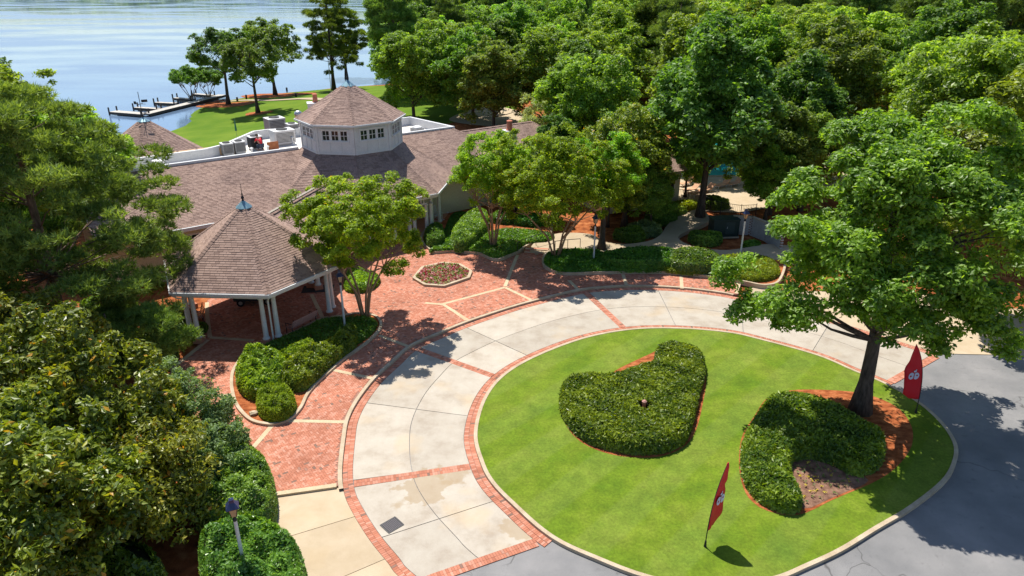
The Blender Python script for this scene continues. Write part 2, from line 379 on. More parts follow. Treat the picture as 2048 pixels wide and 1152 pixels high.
def f_shingle(obj):
    def f(t, b):
        if obj: fac = t.nodes.new('ShaderNodeObjectInfo').outputs['Random']
        else: fac = N(t, 'ShaderNodeAttribute', attribute_name='tint').outputs['Fac']
        c = ramp(t, fac, [(0, (.235, .158, .132)), (.2, (.26, .176, .147)), (.3, (.30, .205, .17)), (1, (.34, .236, .198))])
        v = coord(t); n1 = noise(t, v, .5, 4); n2 = noise(t, v, 90, 2)
        c = mix(t, .7, c, ramp(t, n1, [(.3, (.36, .36, .37)), (.7, (.6, .6, .58))]), 'OVERLAY')
        t.links.new(c, b.inputs['Base Color']); bump(t, b, n2, .5, .005)
    return f
M['shingle'] = mat('roof_shingle', (.2, .15, .13), .9, f_shingle(False), .2)
M['shingle_o'] = mat('roof_shingle_single', (.2, .15, .13), .9, f_shingle(True), .2)
M['underlay'] = mat('roof_underlay', (.07, .05, .045), .95)
M['white'] = noisy('white_paint', [(.3, (.60, .60, .60)), (.7, (.68, .68, .68))], 2, .5, 30, .1, .003, .4)
M['cream'] = noisy('cream_siding', [(.3, (.52, .46, .34)), (.7, (.58, .51, .39))], 1, .7, 30, .1, .003)
M['soffit'] = mat('soffit_paint', (.62, .55, .45), .7)
M['membrane'] = noisy('roof_membrane', [(.3, (.52, .47, .41)), (.7, (.72, .69, .64))], .5, .8, 30, .1, .003)
M['glass'] = mat('window_glass', (.02, .025, .03), .06, None, .8)
M['metalcap'] = mat('patina_metal', (.20, .33, .38), .4, None, .5, .6)
M['iron'] = mat('black_iron', (.015, .015, .02), .5)
M['steel'] = mat('galvanised_steel', (.45, .46, .47), .38, None, .5, .7)
M['acgrey'] = noisy('unit_grey', [(.3, (.26, .26, .26)), (.7, (.34, .34, .34))], 3, .6)
M['dark'] = mat('dark_recess', (.03, .03, .032), .8)
M['tanmetal'] = noisy('tan_duct', [(.3, (.40, .25, .13)), (.7, (.48, .31, .17))], 1, .6)
M['rust'] = noisy('rust_metal', [(.3, (.30, .10, .04)), (.7, (.42, .16, .07))], 3, .8)
M['terracotta'] = noisy('terracotta', [(.3, (.42, .13, .07)), (.7, (.55, .2, .12))], 4, .8)
M['wood'] = noisy('dock_boards', [(.3, (.38, .35, .31)), (.7, (.52, .49, .44))], 2, .85, 30, .2, .01)
M['pile'] = mat('dock_pile', (.07, .06, .05), .9)
M['redwood'] = noisy('pink_stained_wood', [(.3, (.42, .20, .17)), (.7, (.52, .27, .22))], 5, .6)
def f_bark(a, b_):
    def f(t, b):
        v = coord(t, (1, 1, .25), True); n = noise(t, v, 9, 4); c = ramp(t, n, [(.3, a), (.7, b_)]); t.links.new(c, b.inputs['Base Color']); bump(t, b, n, .8, .05)
    return f
M['bark'] = mat('oak_bark', (.1, .08, .06), .95, f_bark((.035, .028, .022), (.13, .10, .08)), .2)
M['crape_bark'] = mat('smooth_tan_bark', (.3, .2, .13), .7, f_bark((.22, .13, .075), (.42, .28, .18)), .3)
M['pine_bark'] = mat('pine_bark', (.2, .12, .09), .95, f_bark((.09, .06, .045), (.27, .19, .14)), .2)
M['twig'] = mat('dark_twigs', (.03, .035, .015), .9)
M['red'] = mat('red_fabric', (.62, .012, .024), .6)
M['emblem'] = mat('pale_print', (.55, .58, .72), .6)
M['emblem_red'] = mat('red_print', (.42, .012, .02), .6)
M['oak'] = leafmat('oak_leaf', (.06, .13, .014), (.28, .42, .045), .44, .46, .45)
M['oakdark'] = leafmat('dark_leaf', (.045, .105, .017), (.20, .325, .042), .5, .42, .4)
M['crape'] = leafmat('crape_myrtle_leaf', (.08, .165, .008), (.28, .44, .02), .5, .48, .35, (.38, .28, .03))
M['magnolia'] = leafmat('magnolia_leaf', (.042, .085, .012), (.29, .35, .032), .40, .34, .45, (.50, .28, .02))
M['forest'] = leafmat('wood_leaf', (.075, .16, .02), (.31, .47, .055), .5, .47, .35)
M['forest2'] = leafmat('wood_leaf_deep', (.065, .14, .025), (.24, .39, .06), .5, .46, .35)
M['pale'] = leafmat('pale_leaf', (.14, .21, .08), (.36, .46, .18), .5, .4, .35)
M['pine'] = leafmat('pine_needle', (.055, .115, .022), (.27, .39, .09), .5, .32, .3)
M['hedge'] = leafmat('hedge_leaf', (.045, .12, .010), (.28, .41, .03), .40, .36, .4)
M['holly'] = leafmat('glossy_shrub_leaf', (.055, .13, .02), (.25, .38, .06), .36, .34, .5)
M['cover'] = leafmat('ground_cover_leaf', (.04, .13, .012), (.16, .33, .03), .45, .36, .4)
M['juniper'] = leafmat('yellow_green_shrub', (.13, .18, .008), (.31, .37, .02), .5, .35, .3)
M['shrub_grey'] = leafmat('grey_green_leaf', (.10, .16, .06), (.28, .37, .14), .5, .38, .35)

# ------------------------------------------------------------------ water, terrain
shore_px = [(-420, 330), (-60, 300), (180, 285), (280, 265), (328, 248), (333, 233), (344, 220), (365, 212), (400, 204), (448, 193), (503, 186), (560, 181), (625, 175), (670, 170), (748, 166), (765, 140), (768, 90), (770, 40), (772, 14)]
shore = [tuple(P(x, y, -4)[:2]) for x, y in shore_px]
shore = [tuple(q) for q in spline(shore[:15], False, 6.)]+shore[15:]
far = [(-150, 985), (-420, 1030), (-800, 1005), (-1500, 1040), (-1500, 60)]
water_poly = shore+far
def terrain_h(pts):
    ins = inside(pts, water_poly); d = pdist(pts, water_poly); 
    s = np.clip(d/52, 0, 1); land = -4.05+4.0*(s*s*(3-2*s))+np.clip((pts[:, 1]-950)/25, 0, 14)+np.clip((pts[:, 1]-1200)/60, 0, 12)
    return np.where(ins, -4.05-np.clip(d*.12, 0, 3), np.minimum(land, 30))
def axis(lo, hi, c, fine, n):
    t = np.linspace(-1, 1, n); g = np.sinh(t*4.2)/np.sinh(4.2)
    return np.where(g < 0, c+(c-lo)*g, c+(hi-c)*g)
gx = axis(-2600, 2600, -15, 0, 191); gy = axis(-500, 3000, 90, 0, 191)
GX, GY = np.meshgrid(gx, gy); pts = np.stack([GX.ravel(), GY.ravel()], 1); hz = terrain_h(pts)
V = np.column_stack([pts, hz]); n = len(gx); ii = np.arange(n-1); a = (ii[None, :]+ii[:, None]*n).ravel()
me = mesh_np('terrain', V, 4, M['straw'], None, np.stack([a, a+1, a+n+1, a+n], 1))
lakelawn = P2([(250, 300), (320, 235), (380, 200), (560, 176), (760, 160), (900, 190), (1010, 228), (1030, 262), (900, 290), (600, 330)], -3)
g = np.where(inside(pts, lakelawn), np.clip(pdist(pts, lakelawn)/2.5+.5, 0, 1), np.clip(.5-pdist(pts, lakelawn)/2.5, 0, 1))
g = np.where(pts[:, 1] > 300, .9, g)
at = me.attributes.new('grass', 'FLOAT', 'POINT'); at.data.foreach_set('value', g.astype(np.float32))
me.polygons.foreach_set('use_smooth', [True]*len(me.polygons))
def f_terr(t, b):
    v = coord(t); n1 = noise(t, v, .15, 5); n2 = noise(t, v, 25, 3); at = N(t, 'ShaderNodeAttribute', attribute_name='grass')
    gr = ramp(t, n1, [(.3, (.07, .145, .008)), (.7, (.14, .205, .018))]); n3 = noise(t, v, 1.8, 5)
    st = ramp(t, n3, [(.3, (.14, .04, .016)), (.5, (.30, .09, .03)), (.7, (.46, .18, .07))])
    mm = N(t, 'ShaderNodeMath', operation='ADD'); t.links.new(at.outputs['Fac'], mm.inputs[0]); k = N(t, 'ShaderNodeMath', operation='MULTIPLY_ADD'); t.links.new(n3, k.inputs[0]); k.inputs[1].default_value = .3; k.inputs[2].default_value = -.15; t.links.new(k.outputs[0], mm.inputs[1])
    c = mix(t, ramp(t, mm.outputs[0], [(.45, (0, 0, 0)), (.55, (1, 1, 1))]), st, gr)
    c = mix(t, .5, c, ramp(t, n2, [(.3, (.3, .3, .3)), (.7, (.7, .7, .7))]), 'OVERLAY'); t.links.new(c, b.inputs['Base Color']); bump(t, b, n2, .6, .03)
me.materials.clear(); me.materials.append(mat('ground_cover_soil', (.2, .1, .05), .95, f_terr, .1))
ter = link('ground', me, kind='structure'); ter.location.z = -.03
def f_water(t, b):
    v = coord(t, (.6, 1.1, 1)); n1 = noise(t, v, 1.1, 4); v2 = coord(t, (.012, .03, 1)); n2 = noise(t, v2, 1.0, 3)
    r = ramp(t, n2, [(.42, (.06, .06, .06)), (.6, (.24, .24, .24))]); t.links.new(r, b.inputs['Roughness'])
    s = N(t, 'ShaderNodeBump', Strength=.16, Distance=.10); t.links.new(n1, s.inputs['Height']); t.links.new(s.outputs[0], b.inputs['Normal'])
MW = mat('lake_water', (.11, .175, .28), .1, f_water, .8)
MB().add([(x, y, -4.0) for x, y in [(-2500, 40), (300, 60), (300, 1100), (-2500, 1100)]], [(0, 1, 2, 3)]).build('lake', MW, kind='structure')
def hground(x, y): return float(terrain_h(np.array([[x, y]]))[0])-.03
def Pg(px, py, z0=0.0):
    p = P(px, py, z0)
    for _ in range(6): p = P(px, py, hground(p.x, p.y)+.0)
    return p

# ------------------------------------------------------------------ island, driveway, plaza outlines
lawn_px = [(955, 865), (969, 925), (992, 966), (1038.6, 1012.6), (1085, 1054), (1131, 1084), (1200, 1114), (1269, 1141), (1340, 1160), (1410, 1168), (1480, 1164), (1552, 1151), (1608, 1128), (1677, 1096), (1746, 1054), (1816, 1012.6), (1880, 962), (1903, 925), (1906, 888), (1880, 846), (1834, 805), (1769.5, 768), (1705, 741), (1631, 710), (1515, 678), (1454, 665), (1362, 657.5), (1269.5, 659), (1177, 675), (1085, 708), (1015, 747), (974, 795.5)]
lawn = ccw(spline(P2(lawn_px, .12), True, .15))   # ccw: left of travel = inside
islk = offset(lawn, -.16, True); isl_b = offset(islk, -.42, True)
slab('island_lawn', lawn, -.02, .12, M['grass'], kind='structure')
kb = MB(); ribbon(kb, offset(lawn, -.16, True), offset(lawn, -.002, True), -.02, .135, True); kb.build('island_kerb', M['kerb'], kind='structure')
out_px = [(870, 1215), (795.5, 1152), (777, 1128), (740, 1082), (708, 1031), (689, 989), (685, 943), (691.6, 878.5), (698.6, 841.6), (717, 805), (749, 763), (786, 728.5), (823, 696), (878.6, 671), (934, 648), (1023.6, 618), (1093, 599), (1162.5, 583), (1232, 576.4), (1301, 576), (1371, 580), (1440, 588.5), (1468, 594), (1557, 613), (1674, 645), (1770, 675), (1820, 691), (1876, 708)]
outer = spline(P2(out_px), False, .15)     # travels up and right; right side of travel = driveway
outin = offset(outer, -.40)
# asphalt
asp = [tuple(outer[0])]+[(-12, -25), (70, -25), (70, P(2048, 724).y-1.0)]+P2([(2048, 724), (1876, 710)])
asp = [tuple(q) for q in outer]+[(70, P(2048, 724).y-1.5), (70, -25), (-12, -25)]
slab('asphalt_road', asp, -.02, 0, M['asphalt'], kind='structure')
def nearest(p, q): return int(np.argmin(((p-np.array(q))**2).sum(1)))
st = [((1090, 1076), (930, 1150)), ((992, 1001), (758, 1077)), ((945, 935), (706, 968)), ((938, 831), (740, 806)), ((1001, 758), (842, 700)), ((1068, 719), (932, 657)), ((1255, 665), (1172, 588)), ((1350, 652), (1319, 585)), ((1488, 664), (1480, 603)), ((1630, 700), (1655, 648)), ((1778, 768), (1868, 714))]
# first station: project brick strip line out to the outer ring
a0 = P(1090, 1076); b0 = P(930, 1150); dirv = (b0-a0).normalized(); ext = a0+dirv*6.0
S = []
for k, (i_, o_) in enumerate(st):
    pi = np.array(P(*i_)[:2]); po = np.array(ext[:2]) if k == 0 else np.array(P(*o_)[:2])
    S.append((nearest(isl_b, pi), nearest(outin, po)))
drive = empty('concrete_driveway', (0, 0, 0), kind='structure')
def sub(p, i, j, n, closed=False):
    if closed:
        m = len(p); dlt = ((i-j) % m); idx = (i-np.linspace(0, dlt, n)) % m     # inner runs backwards
        lo = np.floor(idx).astype(int) % m; hi = (lo+1) % m; f = (idx-np.floor(idx))[:, None]; return p[lo]*(1-f)+p[hi]*f
    idx = np.linspace(i, j, n); lo = np.floor(idx).astype(int); hi = np.minimum(lo+1, len(p)-1); f = (idx-lo)[:, None]; return p[lo]*(1-f)+p[hi]*f
strips = {0, 2, 4, 6, 10}; HW = .2
rngp = np.random.default_rng(5)
for k in range(len(S)-1):
    A = sub(isl_b, S[k][0], S[k+1][0], 40, True); B = sub(outin, S[k][1], S[k+1][1], 40)
    L = .5*(np.linalg.norm(np.diff(A, axis=0), axis=1).sum()+np.linalg.norm(np.diff(B, axis=0), axis=1).sum())
    t0 = (HW if k in strips else .017)/L; t1 = 1-(HW if k+1 in strips else .017)/L
    def row(f):
        Mx = A*(1-f)+B*f; x = np.linspace(t0, t1, 30)*39; lo = np.floor(x).astype(int); hi = np.minimum(lo+1, 39); g = (x-lo)[:, None]; return Mx[lo]*(1-g)+Mx[hi]*g
    for f0, f1 in ((.003, .497), (.503, .997)):
        r0 = row(f0); r1 = row(f1); MB().prism([tuple(q) for q in np.vstack([r0, r1[::-1]])], -.01, .028+rngp.uniform(-.002, .002)).build('slab', M['concrete'], drive)
# brick templates and layers
BT = np.array([(-.5, -.5, 0), (.5, -.5, 0), (.5, .5, 0), (-.5, .5, 0), (-.5, -.5, -1), (.5, -.5, -1), (.5, .5, -1), (-.5, .5, -1)])
BF = np.array([(0, 1, 2, 3), (4, 5, 1, 0), (5, 6, 2, 1), (6, 7, 3, 2), (7, 4, 0, 3)])
def bricks_mesh(name, cx, ang, sx, sy, z, dep, rng):
    n = len(cx); T = BT[None]*np.stack([np.broadcast_to(sx, n), np.broadcast_to(sy, n), np.full(n, dep)], 1)[:, None, :]
    c, s = np.cos(ang)[:, None], np.sin(ang)[:, None]; X = T[..., 0]*c-T[..., 1]*s+cx[:, 0:1]; Y = T[..., 0]*s+T[..., 1]*c+cx[:, 1:2]
    Z = T[..., 2]+(z+rng.uniform(-.002, .0025, n))[:, None]; V = np.stack([X, Y, Z], -1).reshape(-1, 3)
    idx = (BF[None]+8*np.arange(n)[:, None, None]).reshape(-1, 4); return mesh_np(name, V, 4, M['brick'], np.repeat(rng.uniform(0, 1, n), 5), idx)
def lay_bricks(parent, cx, ang, sx, sy, z, rng, nobj=290, dep=.02):
    cx = np.asarray(cx); ang = np.asarray(ang); d = (cx[:, 1]*CP+H*SP)+abs(cx[:, 0])*0; u = cx[:, 0]/d*F+1024; v = (-(cx[:, 1])*SP+H*CP)/d*F+576
    d2 = np.where((u > 0) & (u < 2048) & (v < 1150), d, 1e9); o = np.argsort(d2); big, rest = o[:nobj], o[nobj:]
    unitm = MB(); s = np.array(BT)*np.array([sx, sy, dep]); unitm.add([tuple(q) for q in s], [tuple(q) for q in BF]); um = unitm.mesh('brick', M['brick_o'])
    for i in big:
        b = part('brick', um, parent); b.location = (cx[i, 0], cx[i, 1], z+rng.uniform(-.002, .0025)); b.rotation_euler = (0, 0, ang[i])
    if len(rest):
        r = part('brick_field', bricks_mesh('brick_field', cx[rest], ang[rest], sx, sy, z, dep, rng), parent); r['kind'] = 'stuff'
def soldier(line_a, line_b, closed, rows=2, bw=.1):
    """bricks laid across the strip between two polylines"""
    mid = .5*(line_a+line_b); L = np.linalg.norm(np.diff(np.vstack([mid, mid[:1]]) if closed else mid, axis=0), axis=1).sum(); n = int(L/bw)
    def rs(p):
        q = np.vstack([p, p[:1]]) if closed else p; l = np.r_[0, np.cumsum(np.linalg.norm(np.diff(q, axis=0), axis=1))]; s = (np.arange(n)+.5)/n*l[-1]
        return np.stack([np.interp(s, l, q[:, 0]), np.interp(s, l, q[:, 1])], 1)
    a, b = rs(line_a), rs(line_b); cs = []; an = []; v = b-a; th = np.arctan2(v[:, 1], v[:, 0])
    for r in range(rows): cs.append(a+v*((r+.5)/rows)); an.append(th)
    return np.vstack(cs), np.concatenate(an)
border = empty('brick_border', (0, 0, 0), kind='structure')
i0, i1 = S[0][0]+2, S[-1][0]-2; m_ = len(islk); idx = (i0-np.arange((i0-i1) % m_)) % m_
cs, an = [], []
base = MB(); ribbon(base, islk[idx], isl_b[idx], -.01, .014)
q = soldier(islk[idx], isl_b[idx], False); cs.append(q[0]); an.append(q[1])
oend = S[-1][1]+2
ribbon(base, outin[:oend+3], outer[:oend+3], -.01, .014); q = soldier(outin[:oend+3], outer[:oend+3], False); cs.append(q[0]); an.append(q[1])
for k in sorted(strips):
    pi = isl_b[S[k][0]]; po = outin[S[k][1]]; d = (po-pi)/np.linalg.norm(po-pi); nn = np.array([-d[1], d[0]])
    Lx = np.linalg.norm(po-pi); tt = np.linspace(.02, Lx-.02, 40)[:, None]; a_ = pi+d*tt-nn*.2; b_ = pi+d*tt+nn*.2
    ribbon(base, a_, b_, -.01, .016); q = soldier(a_, b_, False); cs.append(q[0]); an.append(q[1])
base.build('mortar_bed', M['mortar'], border)
lay_bricks(border, np.vstack(cs), np.concatenate(an), .192, .092, .03, np.random.default_rng(3), 290)
# outer kerb up to the end of the plaza
ke = nearest(outer, np.array(P(1468, 594)[:2])); ks = nearest(outer, np.array(P(686, 968)[:2]))
PZ = .12
kb = MB(); kcur = outer[ks-3:ke+1]; ribbon(kb, kcur, offset(kcur, .17), -.02, PZ+.02, False); kb.build('driveway_kerb', M['kerb'], kind='structure')
kcur2 = offset(outer, .17)[ks:ke+1]
# plaza polygon
top_px = [(1475, 588), (1483, 562), (1371, 548.6), (1301, 544), (1197, 545), (1145, 547), (1114, 545), (1093, 535), (1086, 524), (1093, 512), (1100, 503), (1037, 505), (989, 519), (968, 509), (937, 505), (902, 503), (867, 503), (850, 480), (800, 470), (740, 480), (700, 500), (640, 560), (600, 566), (560, 572), (430, 592), (415, 600), (395, 690), (350, 728), (330, 760), (360, 800), (400, 860), (450, 900), (500, 950), (552, 987), (672, 970)]
plaza = np.vstack([kcur2, P2(top_px, PZ)[:-1]+P2([(676, 971)], PZ)]); plaza = ccw(plaza)
pl = empty('brick_plaza', (0, 0, 0), kind='structure')
slab('mortar_bed', plaza, -.02, PZ-.012, M['mortar'], pl)
bedA_px = [(463, 766), (464.6, 781), (470, 802), (481.5, 820.5), (502, 839), (528, 846.5), (554, 846.5), (580.5, 836), (601, 815), (614, 789), (632.6, 766), (658.6, 742), (684.7, 719), (711, 700.7), (742, 677), (760, 656), (760, 641), (747, 630), (711, 626), (680, 632), (645.6, 636), (605, 655), (567.5, 672), (530, 684), (502, 698), (487, 711), (474, 727), (465, 745)]
bedA = ccw(spline(P2(bedA_px, .2), True, .15))
bedB = ccw(P2([(828, 556), (850, 569.4), (888, 572), (937, 555.5), (942, 543), (919.5, 529.5), (885, 526), (845, 535)], .2))
bands_px = [((398, 798), (463, 788.5)), ((491, 913), (546, 848.5)), ((578.5, 841.6), (694, 844)), ((661.6, 739), (746, 757)), ((553, 987), (673, 970)), ((758.6, 671), (820, 694)), ((905, 620), (932, 640)), ((850, 606), (886.5, 609)), ((886.5, 609), (935, 640)), ((886, 608), (1010, 575)), ((1010, 575), (1062, 600)), ((1010, 573), (1023.6, 538)), ((1138, 561), (1157, 580)), ((1246, 548.6), (1253, 571)), ((1362, 552), (1364, 577)), ((1479, 562), (1473, 587)), ((414, 628), (420, 674.6)), ((420, 675), (508, 681)), ((623, 589), (645, 635)), ((343, 738), (416, 680)), ((520, 575), (620, 565)), ((1035, 510), (1023.6, 538)), ((414, 605), (414, 628))]
bpoly = []
for a_, b_ in bands_px:
    a_ = np.array(P(*a_, PZ)[:2]); b_ = np.array(P(*b_, PZ)[:2]); d = (b_-a_)/np.linalg.norm(b_-a_); nn = np.array([-d[1], d[0]])*.11
    q = [a_+nn, a_-nn, b_-nn, b_+nn]; bpoly.append(q); slab('band', ccw(q), 0, PZ+.004+.0006*len(bpoly), M['band'], pl)
# herringbone bricks
def herring(poly, ang0, ex, z):
    lo = poly.min(0); hi = poly.max(0); cen = (lo+hi)/2; Rr = np.linalg.norm(hi-lo)/2+.5; u = .1; n = int(Rr/u)
    i, j = np.meshgrid(np.arange(-n, n), np.arange(-n, n), indexing='ij'); k = (i+j) % 4
    m0 = (i-j) % 4 == 0; m1 = (i-j) % 4 == 2       # horizontal brick at (i,j)-(i+1,j); vertical
    H_ = np.stack([(i[m0]+1)*u, (j[m0]+.5)*u], 1); Vv = np.stack([(i[m1]+.5)*u, (j[m1]+1)*u-.0], 1)
    return H_, Vv, cen
def plaza_bricks():
    poly = plaza; lo = poly.min(0)-.5; hi = poly.max(0)+.5; cen = (lo+hi)/2; Rr = np.linalg.norm(hi-lo)/2; u = .1; n = int(Rr/u)
    i, j = np.meshgrid(np.arange(-n, n), np.arange(-n, n), indexing='ij'); s = (i+j) % 4*0+(i-j) % 4
    mh = s == 0; hc = np.stack([(i[mh]+1.)*u, (j[mh]+.5)*u], 1)
    mv = s == 2; vc = np.stack([(i[mv]+.5)*u, (j[mv]+0.)*u], 1)       # cells (i,j-1),(i,j)
    P_ = np.vstack([hc, vc]); A_ = np.r_[np.zeros(len(hc)), np.full(len(vc), math.pi/2)]
    th = .62; c, s_ = math.cos(th), math.sin(th); W = np.stack([P_[:, 0]*c-P_[:, 1]*s_, P_[:, 0]*s_+P_[:, 1]*c], 1)+cen
    k = inside(W, poly); W, A_ = W[k], A_[k]+th
    k = pdist(W, poly) > .07; W, A_ = W[k], A_[k]
    for q in (bedA, bedB): k = ~(inside(W, q) & (pdist(W, q) > .15)); W, A_ = W[k], A_[k]
    return W, A_
W, A_ = plaza_bricks()
lay_bricks(pl, W, A_, .193, .093, PZ, np.random.default_rng(8), 290, .014)
# left concrete apron and the tan pavement on the right
ap = np.vstack([outer[:ks+1]+0, P2([(672, 971), (552, 988), (540, 1010), (560, 1060), (590, 1090), (605, 1152), (600, 1250)], .03)])
apr = empty('tan_pavement', (0, 0, 0), kind='structure')
def clipline(poly, a, b):
    """part of poly left of a->b"""
    out = []; n = len(poly)
    sd = lambda q: (b[0]-a[0])*(q[1]-a[1])-(b[1]-a[1])*(q[0]-a[0])
    for i in range(n):
        p, q = poly[i], poly[(i+1) % n]; s, t = sd(p), sd(q)
        if s >= 0: out.append(tuple(p))
        if s*t < 0: f = s/(s-t); out.append((p[0]+(q[0]-p[0])*f, p[1]+(q[1]-p[1])*f))
    return out
ap = [tuple(q) for q in offset(outer, .01)[:ks+1]]+P2([(672, 971), (552, 988), (530, 1010), (540, 1060), (560, 1090), (580, 1152), (560, 1250)], .03)
l1 = (np.array(P(470+50, 1092)[:2]), np.array(P(708, 1035)[:2])); l2 = (np.array(P(600, 1192)[:2]), np.array(P(766, 1121)[:2]))
def sh(l, e): d = l[1]-l[0]; d = d/np.linalg.norm(d); nn = np.array([-d[1], d[0]])*e; return (l[0]+nn, l[1]+nn)
A1 = sh(l1, .012); B1 = sh(l1, -.012); A2 = sh(l2, .012); B2 = sh(l2, -.012)
slab('slab', clipline(ap, *A1), -.01, .033, M['tan_concrete'], apr)
slab('slab', clipline(clipline(ap, B1[1], B1[0]), *A2), -.01, .031, M['tan_concrete'], apr)
slab('slab', clipline(ap, B2[1], B2[0]), -.01, .030, M['tan_concrete'], apr)
rt = [tuple(q) for q in offset(outer, .01)[ke+8:]]+[(70, P(2048, 724).y-1.5), (70, P(1990, 600).y)]+P2([(1990, 618), (1850, 590), (1720, 585), (1560, 580), (1500, 575)], .03)
rtp = empty('tan_sidewalk', (0, 0, 0), kind='structure')
for k, (x0, x1) in enumerate([(0, 14.5), (14.52, 18.5), (18.52, 23), (23.02, 70)]):
    q = [p for p in rt]; q = clipline(q, (x0, 50), (x0, 0)) if k else q; q = clipline(q, (x1, 0), (x1, 50)) if k < 3 else q
    if len(q) > 2: slab('slab', q, -.01, .03+.001*k, M['tan_concrete'], rtp)
# drain grate
g0 = P(784, 1050, .03); gr = empty('drain_grate', g0, .75, label='dark iron drain grate set in the concrete driveway', cat='drain grate')
fr = MB(); 
for s in (-1, 1): fr.box((0, s*.27, .003), (.66, .05, .02)).box((s*.31, 0, .004), (.05, .5, .02))
fr.build('frame', M['iron'], gr); MB().box((0, 0, -.0), (.6, .5, .012)).build('recess', M['dark'], gr)
for k in range(9): MB().box((-.24+.06*k, 0, .009), (.022, .49, .012)).build('bar', mat('grate_iron', (.10, .085, .10), .5) if k == 0 else bpy.data.materials['grate_iron'], gr)

# ------------------------------------------------------------------ beds, kerbs
def bed(name, poly, z, m, kerb=True, kz=.06, kw_=.15):
    poly = ccw(poly); slab(name, offset(poly, .02, True), 0, z, m, kind='structure')
    if kerb: k = MB(); ribbon(k, offset(poly, -kw_*.5, True), offset(poly, kw_*.5, True), 0, z+kz, True); k.build('bed_kerb', M['kerb'], kind='structure')
bed('hedge_bed', bedA, PZ+.05, M['straw'])
bb = ccw(resample(bedB, True, .08)); bed('flower_bed', bb, PZ+.10, M['soil'], True, .04, .2)
bedC_px = [(845, 470), (860, 500), (867, 505), (902, 503), (937, 505), (958, 507), (972, 513), (989, 520), (1005, 518), (1020, 511), (1037, 504), (1058, 490), (1100, 470), (1090, 440), (1000, 415), (900, 415)]
bed('left_garden_bed', spline(P2(bedC_px, .2), True, .2), .26, M['straw'])
bedD_px = [(1100, 503), (1089, 513), (1086, 524), (1092, 535), (1114, 545), (1145, 548), (1197, 546), (1301, 544.5), (1371, 549), (1430, 556), (1484, 564), (1530, 572), (1560, 560), (1560, 515), (1450, 512), (1350, 500), (1250, 505), (1180, 503), (1130, 497)]
bed('right_garden_bed', spline(P2(bedD_px, .2), True, .2), .26, M['straw'])
m2_px = [(1510, 830), (1530, 800), (1560, 785), (1610, 779), (1700, 783), (1745, 792), (1795, 815), (1822, 850), (1825, 885), (1810, 915), (1780, 945), (1740, 968), (1700, 985), (1660, 1002), (1625, 1020), (1590, 1031), (1540, 1024), (1500, 1000), (1482, 960), (1478, 915), (1485, 870)]
slab('mulch_ring', spline(P2(m2_px, .12), True, .3), .0, .126, M['straw'], kind='structure')
fb_px = [(1582, 930), (1620, 915), (1660, 922), (1700, 945), (1735, 955), (1730, 968), (1690, 985), (1655, 1000), (1615, 1018), (1600, 1010), (1590, 975)]
slab('flower_patch', spline(P2(fb_px, .12), True, .3), .0, .132, M['soil'], kind='structure')
h1_px = [(1122, 777), (1131, 763), (1159, 754), (1200, 755), (1251, 745), (1306.5, 726), (1311, 703), (1329.6, 691.6), (1362, 691.6), (1394, 701), (1408, 717), (1410, 745), (1401, 777), (1392, 814), (1382.7, 851), (1366.5, 878.7), (1329.6, 894), (1279, 898), (1223, 889), (1177, 875), (1145, 852), (1126, 825), (1119, 803)]
h1 = ccw(spline(P2(h1_px, .45), True, .2))
m1_px = [(1119, 800), (1160, 768), (1215, 752), (1236, 738), (1300, 708), (1325, 700), (1400, 715), (1412, 760), (1405, 810), (1392, 860), (1370, 892), (1325, 912), (1270, 915), (1215, 907), (1165, 886), (1133, 852)]
slab('mulch_bed', spline(P2(m1_px, .12), True, .3), .0, .127, M['straw'], kind='structure')
path_px = [(1062, 503), (1066, 488), (1085, 478), (1120, 466), (1180, 468), (1210, 483), (1250, 488), (1300, 481), (1322, 468), (1332, 453), (1347, 438), (1372, 426), (1400, 418), (1420, 440), (1372, 463), (1356, 475), (1372, 487), (1400, 495), (1450, 500), (1500, 494), (1540, 488), (1640, 500), (1640, 525), (1540, 518), (1480, 520), (1400, 512), (1330, 503), (1250, 512), (1180, 508), (1100, 505)]
slab('garden_path', spline(P2(path_px, .3), True, .4), .0, .3, M['tan_concrete'], kind='structure')

# ------------------------------------------------------------------ shingled roofs
def clip_row(poly2, y):
    xs = []; n = len(poly2)
    for i in range(n):
        (x1, y1), (x2, y2) = poly2[i], poly2[(i+1) % n]
        if (y1 > y) != (y2 > y): xs.append(x1+(x2-x1)*(y-y1)/(y2-y1))
    return (min(xs), max(xs)) if len(xs) > 1 else None
SHRNG = np.random.default_rng(21)
def roof_face(acc, quad, e=.145, tw=.31, under=None):
    """quad: 3D polygon whose first two points are the eave (left to right seen from outside). acc collects tabs"""
    a, b = Vector(quad[0]), Vector(quad[1]); ux = (b-a).normalized(); nrm = None
    for q in quad[2:]:
        q = Vector(q); nv = ux.cross(q-a)
        if nv.length > 1e-3: nrm = nv.normalized(); break
    if nrm.z < 0: nrm = -nrm
    uy = nrm.cross(ux).normalized()
    if uy.z < 0: uy = -uy
    p2 = [((Vector(q)-a).dot(ux), (Vector(q)-a).dot(uy)) for q in quad]; ymax = max(y for x, y in p2); r = 0; y = 0.0
    while y < ymax-.03:
        h = min(e, ymax-y); c = clip_row(p2, y+h*.5)
        if c:
            x0, x1 = c; x = x0-SHRNG.uniform(0, tw) if True else x0
            while x < x1:
                wd = tw*SHRNG.uniform(.75, 1.25); xa, xb = max(x, x0), min(x+wd-.012, x1)
                if xb-xa > .03: acc.append((a+ux*xa+uy*y, ux, uy, nrm, xb-xa, h+.02, SHRNG.uniform()))
                x += wd
        y += e; r += 1
    if under is not None: under.add([tuple(Vector(q)-nrm*.004) for q in quad], [tuple(range(len(quad)))])
